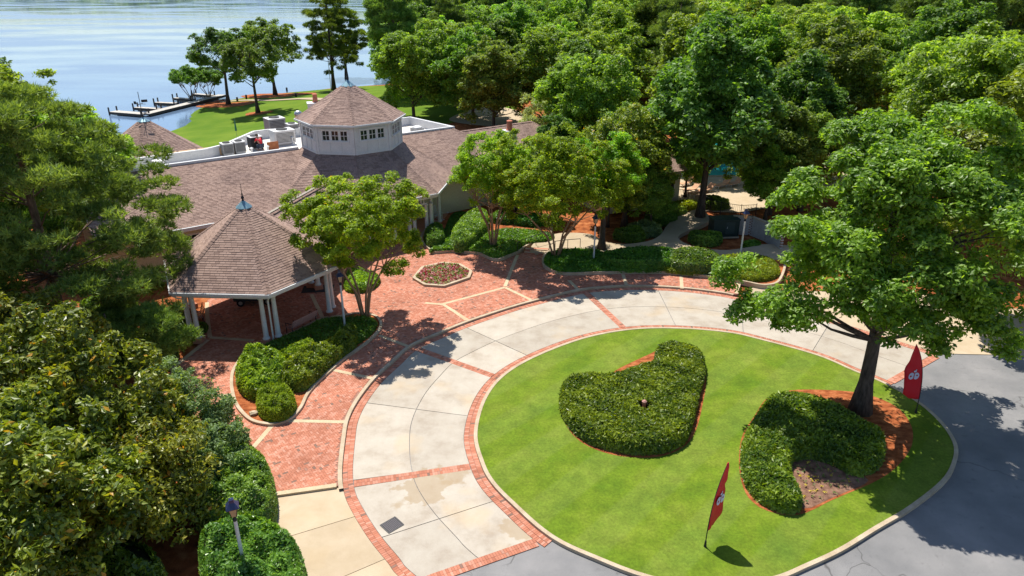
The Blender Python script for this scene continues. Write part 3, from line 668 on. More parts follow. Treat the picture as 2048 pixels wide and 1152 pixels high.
def tabs_mesh(name, acc):
    n = len(acc); O = np.array([t[0] for t in acc]); X = np.array([t[1] for t in acc]); Y = np.array([t[2] for t in acc]); Nn = np.array([t[3] for t in acc])
    w_ = np.array([t[4] for t in acc])[:, None]; h = np.array([t[5] for t in acc])[:, None]; r = SHRNG.uniform(.016, .03, (n, 1))
    p0 = O+Nn*r; p1 = O+X*w_+Nn*r; p2 = O+X*w_+Y*h+Nn*.003; p3 = O+Y*h+Nn*.003; p4 = O+Nn*0; p5 = O+X*w_
    V = np.stack([p0, p1, p2, p3, p4, p5], 1).reshape(-1, 3); f = np.array([(0, 1, 2, 3), (4, 5, 1, 0), (4, 0, 3, 3), (5, 2, 1, 1)])[:2]
    idx = (f[None]+6*np.arange(n)[:, None, None]).reshape(-1, 4); return mesh_np(name, V, 4, M['shingle'], np.repeat([t[6] for t in acc], 2), idx)
def tab_objects(acc, parent, k):
    """first k tabs as single shingles"""
    mb = MB(); mb.add([(0, 0, .024), (1, 0, .024), (1, 1, .003), (0, 1, .003), (0, 0, 0), (1, 0, 0)], [(0, 1, 2, 3), (4, 5, 1, 0), (4, 0, 3), (5, 2, 1)]); me = mb.mesh('shingle', M['shingle_o'])
    for t in acc[:k]:
        o = part('shingle', me, parent); X, Y, Z = t[1]*t[4], t[2]*t[5], t[3]
        o.matrix_basis = Matrix(((X.x, Y.x, Z.x, t[0].x), (X.y, Y.y, Z.y, t[0].y), (X.z, Y.z, Z.z, t[0].z), (0, 0, 0, 1)))
def hip_caps(acc, a, b, wid=.16, e=.2):
    """ridge or hip cap tabs from low a to high b"""
    a, b = Vector(a), Vector(b); uy = (b-a).normalized(); ux = uy.cross(Vector((0, 0, 1))).normalized(); n_ = ux.cross(uy)
    if n_.z < 0: n_ = -n_
    for s in (-1, 1):
        side = (ux*s*1.0-n_*.42).normalized(); nn = side.cross(uy)*(1 if side.cross(uy).z > 0 else -1)
        L = (b-a).length; y = 0
        while y < L-.05:
            o = a+uy*y+n_*.035
            if s > 0: acc.append((o, side, uy, nn, wid, min(e, L-y)+.02, SHRNG.uniform(0, .5)))
            else: acc.append((o+side*wid, -side, uy, nn, wid, min(e, L-y)+.02, SHRNG.uniform(0, .5)))
            y += e
def finial(parent, top, r, ms=1.0):
    mb = MB(); mb.lathe([(r, 0), (r*.96, .02), (r*.35, .30*ms), (.07*ms, .42*ms)], top, 8); mb.build('metal_cap', M['metalcap'], parent)
    mb = MB(); mb.lathe([(.085*ms, .40*ms), (.05*ms, .5*ms), (.1*ms, .56*ms), (.1*ms, .62*ms), (.03*ms, .72*ms), (.055*ms, .8*ms), (.018, .9*ms), (.012, 1.45*ms), (.002, 1.5*ms)], top, 8); mb.build('finial', M['iron'], parent)
def ngon_pts(c, Rr, n, a0, z): return [Vector((c[0]+Rr*math.sin(a0+2*math.pi*k/n), c[1]-Rr*math.cos(a0+2*math.pi*k/n), z)) for k in range(n)]
def cone_roof(c, Re, n, a0, ze, za, rt_, caps=True):
    """n sided roof, eave ring Re at ze to small ring rt_ near the apex za; returns tabs, underlay mb"""
    E = ngon_pts(c, Re, n, a0, ze); zt = za-(za-ze)*rt_/Re; T = ngon_pts(c, rt_, n, a0, zt); acc = []; un = MB(); caps_ = []
    for k in range(n):
        j = (k+1) % n; roof_face(acc, [E[k], E[j], T[j], T[k]], under=un); hip_caps(caps_, E[k], T[k])
    return acc, caps_, un, E, T, zt
def fascia_ring(parent, E, c, zt=.0, h=.24, inset=.5, m='white'):
    mb = MB(); n = len(E)
    for k in range(n):
        a, b = E[k], E[(k+1) % n]; ca = Vector((c[0], c[1], 0))
        for p0, p1 in ((a, b),):
            ia = p0+(ca-Vector((p0.x, p0.y, 0))).normalized()*.07; ib = p1+(ca-Vector((p1.x, p1.y, 0))).normalized()*.07; ia.z = ib.z = p0.z
            dz = Vector((0, 0, -h)); up = Vector((0, 0, .0)); mb.add([p0+up, p1+up, ib+up, ia+up, p0+dz, p1+dz, ib+dz, ia+dz], [(0, 1, 2, 3), (4, 7, 6, 5), (0, 4, 5, 1), (2, 6, 7, 3)])
            o0 = p0-(ca-Vector((p0.x, p0.y, 0))).normalized()*.10; o1 = p1-(ca-Vector((p1.x, p1.y, 0))).normalized()*.10; o0.z = o1.z = p0.z-.01
            dd = Vector((0, 0, -.12)); mb.add([p0+Vector((0, 0, -.01)), p1+Vector((0, 0, -.01)), o1, o0, p0+dd, p1+dd, o1+dd, o0+dd], [(0, 1, 2, 3), (4, 7, 6, 5), (3, 2, 6, 7)])
    mb.build('gutter', M[m], parent)

# entrance pavilion -------------------------------------------------
PC = Vector((-14.75, 37.6, 0)); PA = R(-33+0)          # first vertex angle, measured from -Y
pav = empty('entrance_pavilion', (0, 0, 0), label='open hexagonal brick-floored pavilion with brown shingle roof and paired white columns', cat='pavilion')
A0 = R(27)
acc, caps, un, E, T, zt = cone_roof(PC, 5.1, 6, A0, 3.27, 6.75, .32)
roof = un.build('roof', M['underlay'], pav)
acc.sort(key=lambda t: t[0].y-t[0].z*.6); tab_objects(acc, roof, 290); r_ = part('shingle_field', tabs_mesh('shingle_field', acc[290:]+caps), roof); r_['kind'] = 'stuff'
fascia_ring(pav, E, PC)
mb = MB(); q = ngon_pts(PC, 4.95, 6, A0, 3.02); mb.add(q, [(5, 4, 3, 2, 1, 0)]); mb.build('ceiling', M['soffit'], pav)
finial(pav, (PC.x, PC.y, zt-.02), .46, .9)
colm = MB(); colm.lathe([(.2, .0), (.2, .06), (.17, .1), (.15, .14), (.14, .2), (.115, 2.35), (.13, 2.38), (.16, 2.42), (.17, 2.5)], (0, 0, 0), 16); colmesh = colm.mesh('column', M['white'], True)
beam = MB(); cc = ngon_pts(PC, 4.42, 6, A0, 0)
for k in range(6):
    a, b = cc[k], cc[(k+1) % 6]; mid = (a+b)/2; beam.box((mid.x, mid.y, 2.92), ((b-a).length+.1, .26, .3-.002*k), math.atan2(b.y-a.y, b.x-a.x))
beam.build('beam', M['white'], pav)
plinth = MB().box((0, 0, .15), (.5, .5, .3)).mesh('plinth', M['brick_o'])
for k in range(6):
    for s in (-1, 1):
        nb = cc[(k+s) % 6]; p = cc[k]+(nb-cc[k]).normalized()*.36; rz = math.atan2(nb.y-cc[k].y, nb.x-cc[k].x)
        o = part('plinth', plinth, pav); o.location = (p.x, p.y, PZ-.02); o.rotation_euler = (0, 0, rz)
        o = part('column', colmesh, pav); o.location = (p.x, p.y, PZ+.28); o.scale = (1, 1, .97-.0)
for k in (0, 5):
    p = cc[k]+(cc[k]-PC).normalized()*.12; e_ = E[k]; pp = e_+(PC-e_).normalized()*.05
    MB().tube([(pp.x, pp.y, 3.05), (pp.x*.6+p.x*.4, pp.y*.6+p.y*.4, 2.85), (p.x, p.y, 2.7), (p.x, p.y, .3), (p.x+(p.x-PC.x)*.06, p.y+(p.y-PC.y)*.06, .18)], .045, 6).build('downpipe', M['white'], pav)

# clubhouse -----------------------------------------------------------
CC = Vector((-12.33, 55.0, 0)); DL = .25
club = empty('clubhouse', (0, 0, 0), label='white clubhouse with octagonal windowed cupola and long brown shingle roofs', cat='clubhouse')
Rw, Re, zb, ze, za = 3.81, 4.1, 6.22, 8.42, 10.95
acc, caps, un, E, T, zt = cone_roof(CC, Re, 8, DL, ze, za, .42)
cr = un.build('cupola_roof', M['underlay'], club); r_ = part('shingle_field', tabs_mesh('shingle_field', acc+caps), cr); r_['kind'] = 'stuff'
fascia_ring(club, E, CC, h=.1)
finial(club, (CC.x, CC.y, zt-.03), .55, 1.0)
# cupola walls with windows
Wv = ngon_pts(CC, Rw, 8, DL, 0); wall = MB(); trim = MB()
pane_m = MB().box((0, 0, 0), (.225, .02, .30)).mesh('pane', M['glass'])
cw = None
wallob = None
walls = []
for k in range(8):
    a, b = Wv[k], Wv[(k+1) % 8]; L = (b-a).length; mid = (a+b)/2; rz = math.atan2(b.y-a.y, b.x-a.x); Mx = Matrix.Translation((mid.x, mid.y, 0)) @ Matrix.Rotation(rz, 4, 'Z')
    # local y<0 is outward
    z0, z1 = 5.2, ze-.02; wz0, wz1 = 7.22, 7.98; ww = .56; gap = .12; tot = 3*ww+2*gap
    wall.box((0, .12, (z0+wz0)/2), (L, .2, wz0-z0), 0, Mx).box((0, .12, (wz1+z1)/2), (L, .2, z1-wz1), 0, Mx)
    for s in (-1, 1): wall.box((s*(tot/2+(L/2-tot/2)/2), .12, (wz0+wz1)/2), (L/2-tot/2, .2, wz1-wz0), 0, Mx)
    for q in (-1, 1): wall.box((q*(ww/2+gap/2), .12, (wz0+wz1)/2), (gap, .2, wz1-wz0), 0, Mx)
    trim.box((0, .0, wz0-.05), (tot+.24, .09, .1), 0, Mx).box((0, .0, wz1+.05), (tot+.24, .07, .09), 0, Mx).box((0, -.0, zb+.08), (L-.1, .06, .14), 0, Mx)
    for s in (-1, 1): trim.box((s*(tot/2+.06), .005, (wz0+wz1)/2), (.11, .06, wz1-wz0), 0, Mx).box((s*(L/2-.09), .0, (zb+z1)/2), (.16, .08, z1-zb), 0, Mx)
    for q in (-.34, .34): trim.box((q*1.3, .01, (zb+.15+wz0-.1)/2), (.05, .05, wz0-.25-zb), 0, Mx)
    if k in (6, 7, 0, 1):
        for q in (-1, 0, 1):
            f = MB(); cx = q*(ww+gap); zc_ = (wz0+wz1)/2
            f.box((cx, .03, wz0+.025), (ww, .05, .05), 0, Mx).box((cx, .03, wz1-.025), (ww, .05, .05), 0, Mx)
            for s in (-1, 1): f.box((cx+s*(ww/2-.02), .03, zc_), (.04, .052, wz1-wz0-.1), 0, Mx)
            f.box((cx, .03, zc_), (ww-.08, .04, .035), 0, Mx).box((cx, .03, zc_), (.035, .042, wz1-wz0-.1), 0, Mx)
            wo = f.build('window', M['white'], club)
            for sx in (-1, 1):
                for sz in (-1, 1):
                    o = part('pane', pane_m, wo); o.matrix_basis = Mx @ Matrix.Translation((cx+sx*.128, .05, zc_+sz*.172))
    else: 
        for q in (-1, 0, 1): trim.box((q*(ww+gap), .05, (wz0+wz1)/2), (ww, .03, wz1-wz0), 0, Mx)
wall.build('cupola_wall', M['white'], club); trim.build('cupola_trim', M['white'], club)
# lower octagon roof
ZE = 3.5; Rl = Rw+(zb-ZE)/.66; EL = ngon_pts(CC, Rl, 8, DL, ZE); TL = ngon_pts(CC, Rw, 8, DL, zb); acc = []; caps = []; un = MB()
for k in range(8): roof_face(acc, [EL[k], EL[(k+1) % 8], TL[(k+1) % 8], TL[k]], under=un); hip_caps(caps, EL[k], TL[k])
# wings along the axis a; n is "back"
ax = Vector((math.cos(DL+R(22.5)), math.sin(DL+R(22.5)), 0)); bk = Vector((-ax.y, ax.x, 0))
def AB(s, n_, z): q = ax*s+bk*n_; return Vector((q.x, q.y, z))
sC, nC = CC.dot(ax), CC.dot(bk)
nE = P(373, 455, ZE).dot(bk); ZR = 6.15; q = P(603, 297, ZR); nR = q.dot(bk); sL = 4.0
roof_face(acc, [AB(sL, nE, ZE), AB(sC-1, nE, ZE), AB(sC-1, nR, ZR), AB(sL, nR, ZR)], under=un)
# right wing
sR1 = P(888, 254, ZR).dot(ax)+.3; sR2 = sR1+3.6
roof_face(acc, [AB(sC+1, nE+.6, ZE), AB(sR1+4.6, nE+.6, ZE), AB(sR1, nR, ZR), AB(sC+1, nR, ZR)], under=un)
hip_caps(caps, AB(sR1+4.6, nE+.6, ZE), AB(sR1, nR, ZR))
ridge_b = nR+.3; ZR2 = 5.7
roof_face(acc, [AB(sR1, nE+2.2, ZE+.2), AB(sR1+12, nE+2.2, ZE+.2), AB(sR1+9, ridge_b, ZR2), AB(sR1, ridge_b, ZR2)], under=un)
roof_face(acc, [AB(sR1+12, nE+2.2, ZE+.2), AB(sR1+12, ridge_b+4, ZE+.2), AB(sR1+9, ridge_b, ZR2)], under=un)
roof_face(acc, [AB(sR1+12, ridge_b+4, ZE+.2), AB(sR1, ridge_b+4, ZE+.2), AB(sR1, ridge_b, ZR2), AB(sR1+9, ridge_b, ZR2)], under=un)
hip_caps(caps, AB(sR1+12, nE+2.2, ZE+.2), AB(sR1+9, ridge_b, ZR2)); hip_caps(caps, AB(sR1+12, ridge_b+4, ZE+.2), AB(sR1+9, ridge_b, ZR2))
hip_caps(caps, AB(sR1, ridge_b, ZR2), AB(sR1+9, ridge_b, ZR2+.001))
rf = un.build('roof', M['underlay'], club); r_ = part('shingle_field', tabs_mesh('shingle_field', acc+caps), rf); r_['kind'] = 'stuff'
# connecting walk roof
ca_, cb_ = P(520, 438, 5.2), P(650, 366, 5.2); cb_ = ca_+(cb_-ca_)*1.15; d_ = (cb_-ca_).normalized(); s_ = Vector((d_.y, -d_.x, 0)); acc = []; caps = []; un = MB(); hw = 2.45; dz = Vector((0, 0, -1.62))
roof_face(acc, [ca_+s_*hw+dz, cb_+s_*hw+dz, cb_, ca_], under=un); roof_face(acc, [cb_-s_*hw+dz, ca_-s_*hw+dz, ca_, cb_], under=un); hip_caps(caps, ca_, cb_+Vector((0, 0, .001)), .22)
rf = un.build('walkway_roof', M['underlay'], club); r_ = part('shingle_field', tabs_mesh('shingle_field', acc+caps), rf); r_['kind'] = 'stuff'
mb = MB(); mb.tube([ca_+Vector((0, 0, .07)), cb_+Vector((0, 0, .07))], .07, 4)
for s in (-1, 1): 
    a, b = ca_+s_*hw*s+dz, cb_+s_*hw*s+dz; mid = (a+b)/2; mb.box((mid.x, mid.y, mid.z-.12), ((b-a).length, .1, .24), math.atan2(d_.y, d_.x))
mb.build('ridge_vent', M['soffit'], club)
# walls under roofs
wl = MB(); 
def wallseg(s0, n0, s1, n1, z0, z1, th=.2):
    a, b = AB(s0, n0, 0), AB(s1, n1, 0); mid = (a+b)/2; wl.box((mid.x, mid.y, (z0+z1)/2), ((b-a).length, th, z1-z0), math.atan2(b.y-a.y, b.x-a.x))
wallseg(sL+.3, nE+.7, sC-4, nE+.7, 0, ZE-.02); wallseg(sC+3, nE+1.5, sR1+4.0, nE+1.5, 0, ZE-.02); wallseg(sR1+4, nE+2.9, sR1+11.5, nE+2.9, 0, ZE+.1); wallseg(sR1+11.5, nE+2.9, sR1+11.5, ridge_b+3, 0, ZE+.1)
inner = ngon_pts(CC, Rl-3.2, 8, DL, 0)
for k in range(8):
    a, b = inner[k], inner[(k+1) % 8]; mid = (a+b)/2; wl.box((mid.x, mid.y, 1.75), ((b-a).length, .2, 3.46), math.atan2(b.y-a.y, b.x-a.x))
wl.build('wall', M['cream'], club)
# soffit + gutters
mb = MB(); mb.add([tuple(q+Vector((0, 0, -.05))) for q in ngon_pts(CC, Rl-.05, 8, DL, ZE)], [tuple(range(8))[::-1]]); mb.build('porch_ceiling', M['soffit'], club)
fascia_ring(club, EL, CC, h=.3)
gt = MB()
def gut(a, b, h=.22): mid = (a+b)/2; gt.box((mid.x, mid.y, mid.z-h/2-.005), ((b-a).length, .16, h), math.atan2(b.y-a.y, b.x-a.x))
gut(AB(sL, nE-.06, ZE), AB(sC-6.4, nE-.06, ZE)); gut(AB(sC+6.4, nE+.54, ZE), AB(sR1+4.7, nE+.54, ZE)); gut(AB(sR1+5, nE+2.14, ZE+.2), AB(sR1+12, nE+2.14, ZE+.2))
gt.build('gutter', M['white'], club)
gx_ = P(568, 400, ZE); mb = MB().box((gx_.x, gx_.y, ZE-.02), (.9, .3, .2), .1).box((gx_.x-.3, gx_.y-.2, ZE-.3), (.1, .1, .5), 0); mb.build('gutter_corner', M['white'], club)
# porch columns + lattice frieze on right front face
a, b = EL[0], EL[1]; dd = (b-a).normalized(); nn = Vector((-dd.y, dd.x, 0))
fz = MB(); pcol = []
for t in (.12, .38, .66, .90): pcol.append(a.lerp(b, t)+nn*.75)
L = (b-a).length; mid = (a+b)/2+nn*.75; rz = math.atan2(dd.y, dd.x)
fz.box((mid.x, mid.y, ZE-.36), (L-1.0, .14, .1), rz).box((mid.x, mid.y, ZE-.86), (L-1.0, .14, .12), rz); fz.build('beam', M['white'], club)
for k in range(int((L-1.2)/.24)):
    q = (a+b)/2+nn*.75+dd*(-(L-1.2)/2+.24*k+.12)
    MB().box((q.x, q.y, ZE-.61), (.09, .08, .38), rz).build('baluster', M['white'], club)
for q in pcol:
    for s in (0, .42):
        r = q+dd*s; o = part('column', colmesh, club); o.location = (r.x, r.y, .28); o.scale = (1.1, 1.1, .93)
# west face columns too
a2, b2 = EL[1], EL[2]; d2 = (b2-a2).normalized(); n2 = Vector((-d2.y, d2.x, 0))
for t in (.1, .5, .9): q = a2.lerp(b2, t)+n2*.7; o = part('column', colmesh, club); o.location = (q.x, q.y, .28); o.scale = (1.1, 1.1, 1.17)
MB().prism([tuple(q[:2]) for q in ngon_pts(CC, Rl-.55, 8, DL, 0)], -.05, .28).build('porch_floor', M['brick_o'], club)
# dark openings on porch wall
for t, wd in ((.3, 1.0), (.62, .9)):
    a, b = inner[0], inner[1]; q = a.lerp(b, t); d = (b-a).normalized(); n1 = Vector((d.y, -d.x, 0)); q = q+n1*.11; rz = math.atan2(d.y, d.x)
    wo = MB().box((q.x, q.y, 1.5), (wd, .06, 2.1), rz).build('window', M['white'], club); 
    for sx in (-1, 1):
        for sz in (-1, 0, 1): p = q+d*sx*wd*.24+n1*.035; MB().box((p.x, p.y, 1.5+sz*.66), (wd*.4, .03, .58), rz).build('pane', M['glass'], wo)
for t in (.1, .35):
    q = AB(sL+.3, nE+.7, 0).lerp(AB(sC-4, nE+.7, 0), t+.25)-bk*.11; rz = math.atan2(ax.y, ax.x); wo = MB().box((q.x, q.y, 2.1), (1.1, .06, 1.5), rz).build('window', M['white'], club)
    for sx in (-1, 1):
        for sz in (-1, 1): p = q+ax*sx*.26-bk*.035; MB().box((p.x, p.y, 2.1+sz*.34), (.46, .03, .62), rz).build('pane', M['glass'], wo)
# flat roof with parapet
flz = 5.55; par = [(200, 340), (235, 321), (407, 298), (444, 289), (508, 261.5), (536, 258), (700, 250)]
pw = [P(x, y, 6.3) for x, y in par]; fr_a, fr_b = AB(sL, nR, 0), AB(sC, nR, 0)
flat = [tuple(fr_b[:2]), tuple(fr_a[:2])]+[tuple(q[:2]) for q in pw[1:]]
slab('flat_roof', ccw(flat), .0, flz, [M['membrane']], club)
pp = MB()
def para(a, b, z0, z1, th=.22): 
    mid = (a+b)/2; pp.box((mid.x, mid.y, (z0+z1)/2), ((b-a).length+.1, th, z1-z0), math.atan2(b.y-a.y, b.x-a.x))
for i in range(1, len(pw)-1): para(pw[i], pw[i+1], flz-.3, 6.3-.004*i)
para(AB(sL, nR+.08, 0), AB(sC-3.9, nR+.08, 0), 5.3, ZR+.16)
para(AB(sC+3.9, nR+.08, 0), AB(sR1+.2, nR+.08, 0), 5.3, ZR+.13)
rb = [AB(sC+2, nR+6.5, 0), AB(sR1-.5, nR+6.5, 0), AB(sR1+.2, nR+.08, 0)]
para(rb[0], rb[1], 5.0, ZR+.1); para(rb[1], rb[2], 5.0, ZR+.105)
pp.build('parapet', M['white'], club)
slab('flat_roof', ccw([tuple(q[:2]) for q in (AB(sC+2, nR, 0), AB(sR1, nR, 0), AB(sR1-.5, nR+6.5, 0), AB(sC+2, nR+6.5, 0))]), 0, 5.5, M['membrane'], club)
# chimneys
def chimney(px, py, z, wd, hh, pot=True):
    p = P(px, py, z); c_ = MB().box((p.x, p.y, z-hh/2), (wd, wd*.8, hh), .3).box((p.x, p.y, z+.03), (wd+.1, wd*.8+.1, .08), .3).build('chimney', M['white'], club)
    MB().lathe([(.28, .05), (.3, .12), (.24, .2), (.21, .75), (.25, .82), (.2, .86)], (p.x, p.y, z), 12).build('chimney_pot', M['terracotta'], c_)
chimney(631, 206, 7.2, 1.5, 4.0); chimney(1019, 262, 6.6, 1.0, 6.6)
# rear pavilion
rp = empty('rear_pavilion', (0, 0, 0), label='brown shingled octagonal roof with weathervane behind the flat roof', cat='pavilion'); rc_ = P(287, 241, 7.5)
acc, caps, un, E, T, zt = cone_roof(rc_, 5.8, 8, .2, 3.7, 7.7, .35); rr_ = un.build('roof', M['underlay'], rp); r_ = part('shingle_field', tabs_mesh('shingle_field', acc+caps), rr_); r_['kind'] = 'stuff'
finial(rp, (rc_.x, rc_.y, zt-.02), .5, .8); fascia_ring(rp, E, rc_)
mb = MB(); [mb.box((q.x, q.y, 1.8-.6), (.25, .25, 4.6)) for q in ngon_pts(rc_, 5.2, 8, .2, 0)]; mb.build('post', M['white'], rp)
mb = MB(); zt2 = zt+.6; mb.tube([(rc_.x, rc_.y, zt2), (rc_.x, rc_.y, zt2+1.7)], .025, 5).box((rc_.x, rc_.y, zt2+.75), (.9, .03, .03)).box((rc_.x, rc_.y, zt2+.75), (.03, .9, .03)); mb.box((rc_.x-.4, rc_.y, zt2+.85), (.18, .03, .22)).box((rc_.x+.38, rc_.y, zt2+1.0), (.45, .03, .2), .5); mb.build('weathervane', M['iron'], rp)

# rooftop equipment --------------------------------------------------
def onroof(px, py, z=flz): p = P(px, py, z); return p
RZ = math.atan2(ax.y, ax.x)
def unit_ac(px, py, sx, sy, h, label, m='acgrey', fans=1, grp='condenser units on the flat roof', lift=.15):
    p = onroof(px, py); t = empty('condenser_unit', (p.x, p.y, flz), RZ, label=label, cat='air conditioner', group=grp)
    MB().box((0, 0, lift+h/2), (sx, sy, h)).build('cabinet', M[m], t)
    MB().box((0, 0, lift+h+.02), (sx+.04, sy+.04, .05)).build('top_panel', M['white'], t)
    b = MB().box((0, 0, lift/2), (sx*.9, sy*.9, lift)); b.build('stand', M['steel'], t)
    for k in range(fans):
        x = (k-(fans-1)/2)*sx/fans; MB().lathe([(min(sx/fans, sy)*.36, 0), (min(sx/fans, sy)*.36, .06), (min(sx/fans, sy)*.2, .07)], (x, 0, lift+h+.045), 14).build('fan_grille', M['dark'], t)
    s = MB(); [s.box((0, -sy/2-.008, lift+h*(.15+.1*k)), (sx*.85, .02, h*.035)) for k in range(8)]; s.build('louvre', M['dark'], t); return t
unit_ac(552, 266, 1.5, 1.3, 1.15, 'large grey condenser cabinet at the back edge of the flat roof')
unit_ac(586, 272, .85, .85, .9, 'small grey condenser beside the cupola windows')
unit_ac(456, 310, .8, .8, .75, 'square grey condenser, leftmost of the pair by the front parapet')
unit_ac(480, 306, .8, .8, .75, 'round topped grey condenser, right one of the pair by the front parapet')
unit_ac(512, 298, .95, .9, .85, 'open brown condenser being serviced by the person in red', 'dark')
unit_ac(567, 288, 1.7, 1.3, 1.0, 'large white rooftop unit with fan on its flat top', 'white')
p = onroof(547, 300); t = empty('access_panel', (p.x, p.y, flz), RZ, label='rust coloured metal panel standing beside the person in red', cat='panel'); MB().box((0, 0, .35), (.9, .05, .62)).build('sheet', M['rust'], t); MB().box((0, .05, .04), (.9, .14, .07)).build('foot', M['steel'], t)
p = onroof(865, 258, 5.5); t = empty('condenser_unit', (p.x-1.2, p.y-1.5, 5.5), RZ, label='low grey roof fan on the flat roof right of the cupola', cat='roof fan'); MB().box((0, 0, .2), (.9, .9, .4)).build('cabinet', M['acgrey'], t); MB().lathe([(.4, .4), (.42, .5), (.2, .58)], (0, 0, 0), 14).build('cap', M['white'], t)
for i in range(4):
    p = onroof(340+i*38, 322-i*5.0); t = empty('duct_box', (p.x, p.y, flz), RZ, label=['tan duct box at the left end of the row on the flat roof', 'tan duct box second from the left on the flat roof', 'tan duct box third from the left on the flat roof', 'tan duct box at the right end of the row on the flat roof'][i], cat='duct', group='tan duct boxes on the flat roof'); MB().box((0, 0, .3), (1.22, .8, .55)).build('casing', M['tanmetal'], t); MB().box((0, -.405, .35), (.2, .02, .1)).build('outlet', M['white'], t)
p = onroof(319, 334); t = empty('roof_vent', (p.x, p.y, flz), 0, label='round white roof vent left of the tan duct boxes', cat='vent'); MB().lathe([(.3, 0), (.3, .3), (.45, .34), (.45, .5), (.1, .58)], (0, 0, 0), 14).build('hood', M['white'], t)
p = onroof(588, 262); t = empty('turbine_vent', (p.x+.4, p.y+.5, flz), 0, label='shiny metal ball ventilator beside the cupola', cat='vent'); MB().tube([(0, 0, 0), (0, 0, 1.2)], .12, 8).build('pipe', M['steel'], t); MB().lathe([(.1, 1.1), (.28, 1.2), (.36, 1.4), (.3, 1.6), (.1, 1.72)], (0, 0, 0), 14).build('ball', M['steel'], t, True)
for i, (px, py, lb) in enumerate([(586, 289, 'white pipe vent left of the cupola wall'), (537, 308, 'short white pipe vent by the rust panel'), (505, 312, 'low round white curb in front of the brown condenser')]):
    p = onroof(px, py); t = empty('pipe_vent', (p.x, p.y, flz), 0, label=lb, cat='vent'); MB().lathe([(.18, 0), (.1, .1), (.07, .15), (.07, .55)], (0, 0, 0), 10).build('pipe', M['white'], t); MB().lathe([(.13, .55), (.14, .6), (.03, .68)], (0, 0, 0), 10).build('cap', M['white'], t)
# figure helper
def skin_body(name, verts, edges, rad, m, parent, sub=1):
    me = bpy.data.meshes.new(name); me.from_pydata(verts, edges, []); o = link(name, me, parent); me.materials.append(m)
    mo = o.modifiers.new('skin', 'SKIN'); 
    for i, r in enumerate(rad): me.skin_vertices[0].data[i].radius = (r, r) if not hasattr(r, '__len__') else r
    me.skin_vertices[0].data[0].use_root = True
    s = o.modifiers.new('sub', 'SUBSURF'); s.levels = s.render_levels = sub; return o
p = onroof(524, 302); per = empty('person', (p.x, p.y, flz), -2.2, label='person in a red shirt and dark trousers crouching at a condenser on the roof', cat='person')
skinm = mat('skin', (.45, .25, .17), .6); jeans = mat('dark_trousers', (.04, .05, .08), .8)
v = [(0, 0, .48), (0, -.12, .72), (0, -.28, .95), (0, -.36, 1.05), (0, -.42, 1.17), (.17, -.28, .93), (.22, -.45, .72), (.15, -.65, .62), (-.17, -.28, .93), (-.22, -.45, .72), (-.15, -.65, .62), (.11, .0, .45), (.14, -.38, .46), (.13, -.2, .08), (.13, -.36, .04), (-.11, 0, .45), (-.14, -.3, .34), (-.13, .06, .08), (-.13, -.04, .03)]
e = [(0, 1), (1, 2), (2, 3), (3, 4), (2, 5), (5, 6), (6, 7), (2, 8), (8, 9), (9, 10), (0, 11), (11, 12), (12, 13), (13, 14), (0, 15), (15, 16), (16, 17), (17, 18)]
skin_body('body', v, e, [.15, .15, .14, .055, .1, .065, .045, .032, .065, .045, .032, .1, .08, .05, .045, .1, .08, .05, .045], skinm, per, 2)
skin_body('shirt', [(0, 0, .5), (0, -.12, .72), (0, -.27, .94), (.18, -.28, .93), (.22, -.42, .77), (-.18, -.28, .93), (-.22, -.42, .77)], [(0, 1), (1, 2), (2, 3), (3, 4), (2, 5), (5, 6)], [.17, .17, .15, .08, .065, .08, .065], M['red'], per, 2)
skin_body('trousers', [(0, 0, .46), (.11, 0, .44), (.14, -.38, .46), (.13, -.21, .12), (-.11, 0, .44), (-.14, -.3, .34), (-.13, .04, .12)], [(0, 1), (1, 2), (2, 3), (0, 4), (4, 5), (5, 6)], [.165, .115, .095, .07, .115, .095, .07], jeans, per, 2)
MB().lathe([(.02, -.02), (.1, 0), (.112, .05), (.09, .11), (.03, .13)], (0, -.42, 1.18), 10).build('hair', M['pile'], per, True)

# ------------------------------------------------------------------ lamps, flags, furniture
def lamp(x, y, z, label, hgt=3.4, rot=0.4):
    t = empty('lamp_post', (x, y, z), rot, label=label, cat='lamp post', group='lamp posts with white poles')
    MB().lathe([(.09, 0), (.09, .15), (.062, .25), (.055, hgt-.75)], (0, 0, 0), 10).build('pole', M['white'], t)
    MB().lathe([(.06, hgt-.75), (.075, hgt-.7), (.04, hgt-.62), (.05, hgt-.55)], (0, 0, 0), 8).build('collar', M['iron'], t)
    MB().lathe([(.1, hgt-.55), (.18, hgt-.2)], (0, 0, 0), 4, ph=.5).build('glass', M['lampglass'], t)
    f = MB()
    for k in range(4):
        a = math.pi/2*(k+.5); f.tube([(.105*math.cos(a), .105*math.sin(a), hgt-.56), (.19*math.cos(a), .19*math.sin(a), hgt-.19)], .013, 4)
    f.build('cage', M['iron'], t)
    MB().lathe([(.27, hgt-.21), (.27, hgt-.19), (.11, hgt-.02), (.1, hgt+.03), (.1, hgt+.08), (.02, hgt+.12)], (0, 0, 0), 4, ph=.5).build('hood', M['hood'], t); return t
M['lampglass'] = mat('amber_lamp_glass', (.5, .33, .2), .25, None, .5); M['hood'] = mat('dark_blue_hood', (.02, .03, .09), .35, None, .6)
q = P(462, 1000, 3.45); lamp(q.x, q.y, 0, 'white lamp post with dark hood standing among the shrubs at the bottom left')
q = P(690, 656, .2); lamp(q.x, q.y, .15, 'white lamp post beside the right-hand pavilion columns')
q = P(1187, 526, .2); lamp(q.x, q.y, .2, 'white lamp post in the ground cover behind the crape myrtle')
q = P(1480, 515, .2); lamp(q.x, q.y, .2, 'white lamp post in front of the dark cabinet near the pool fence')
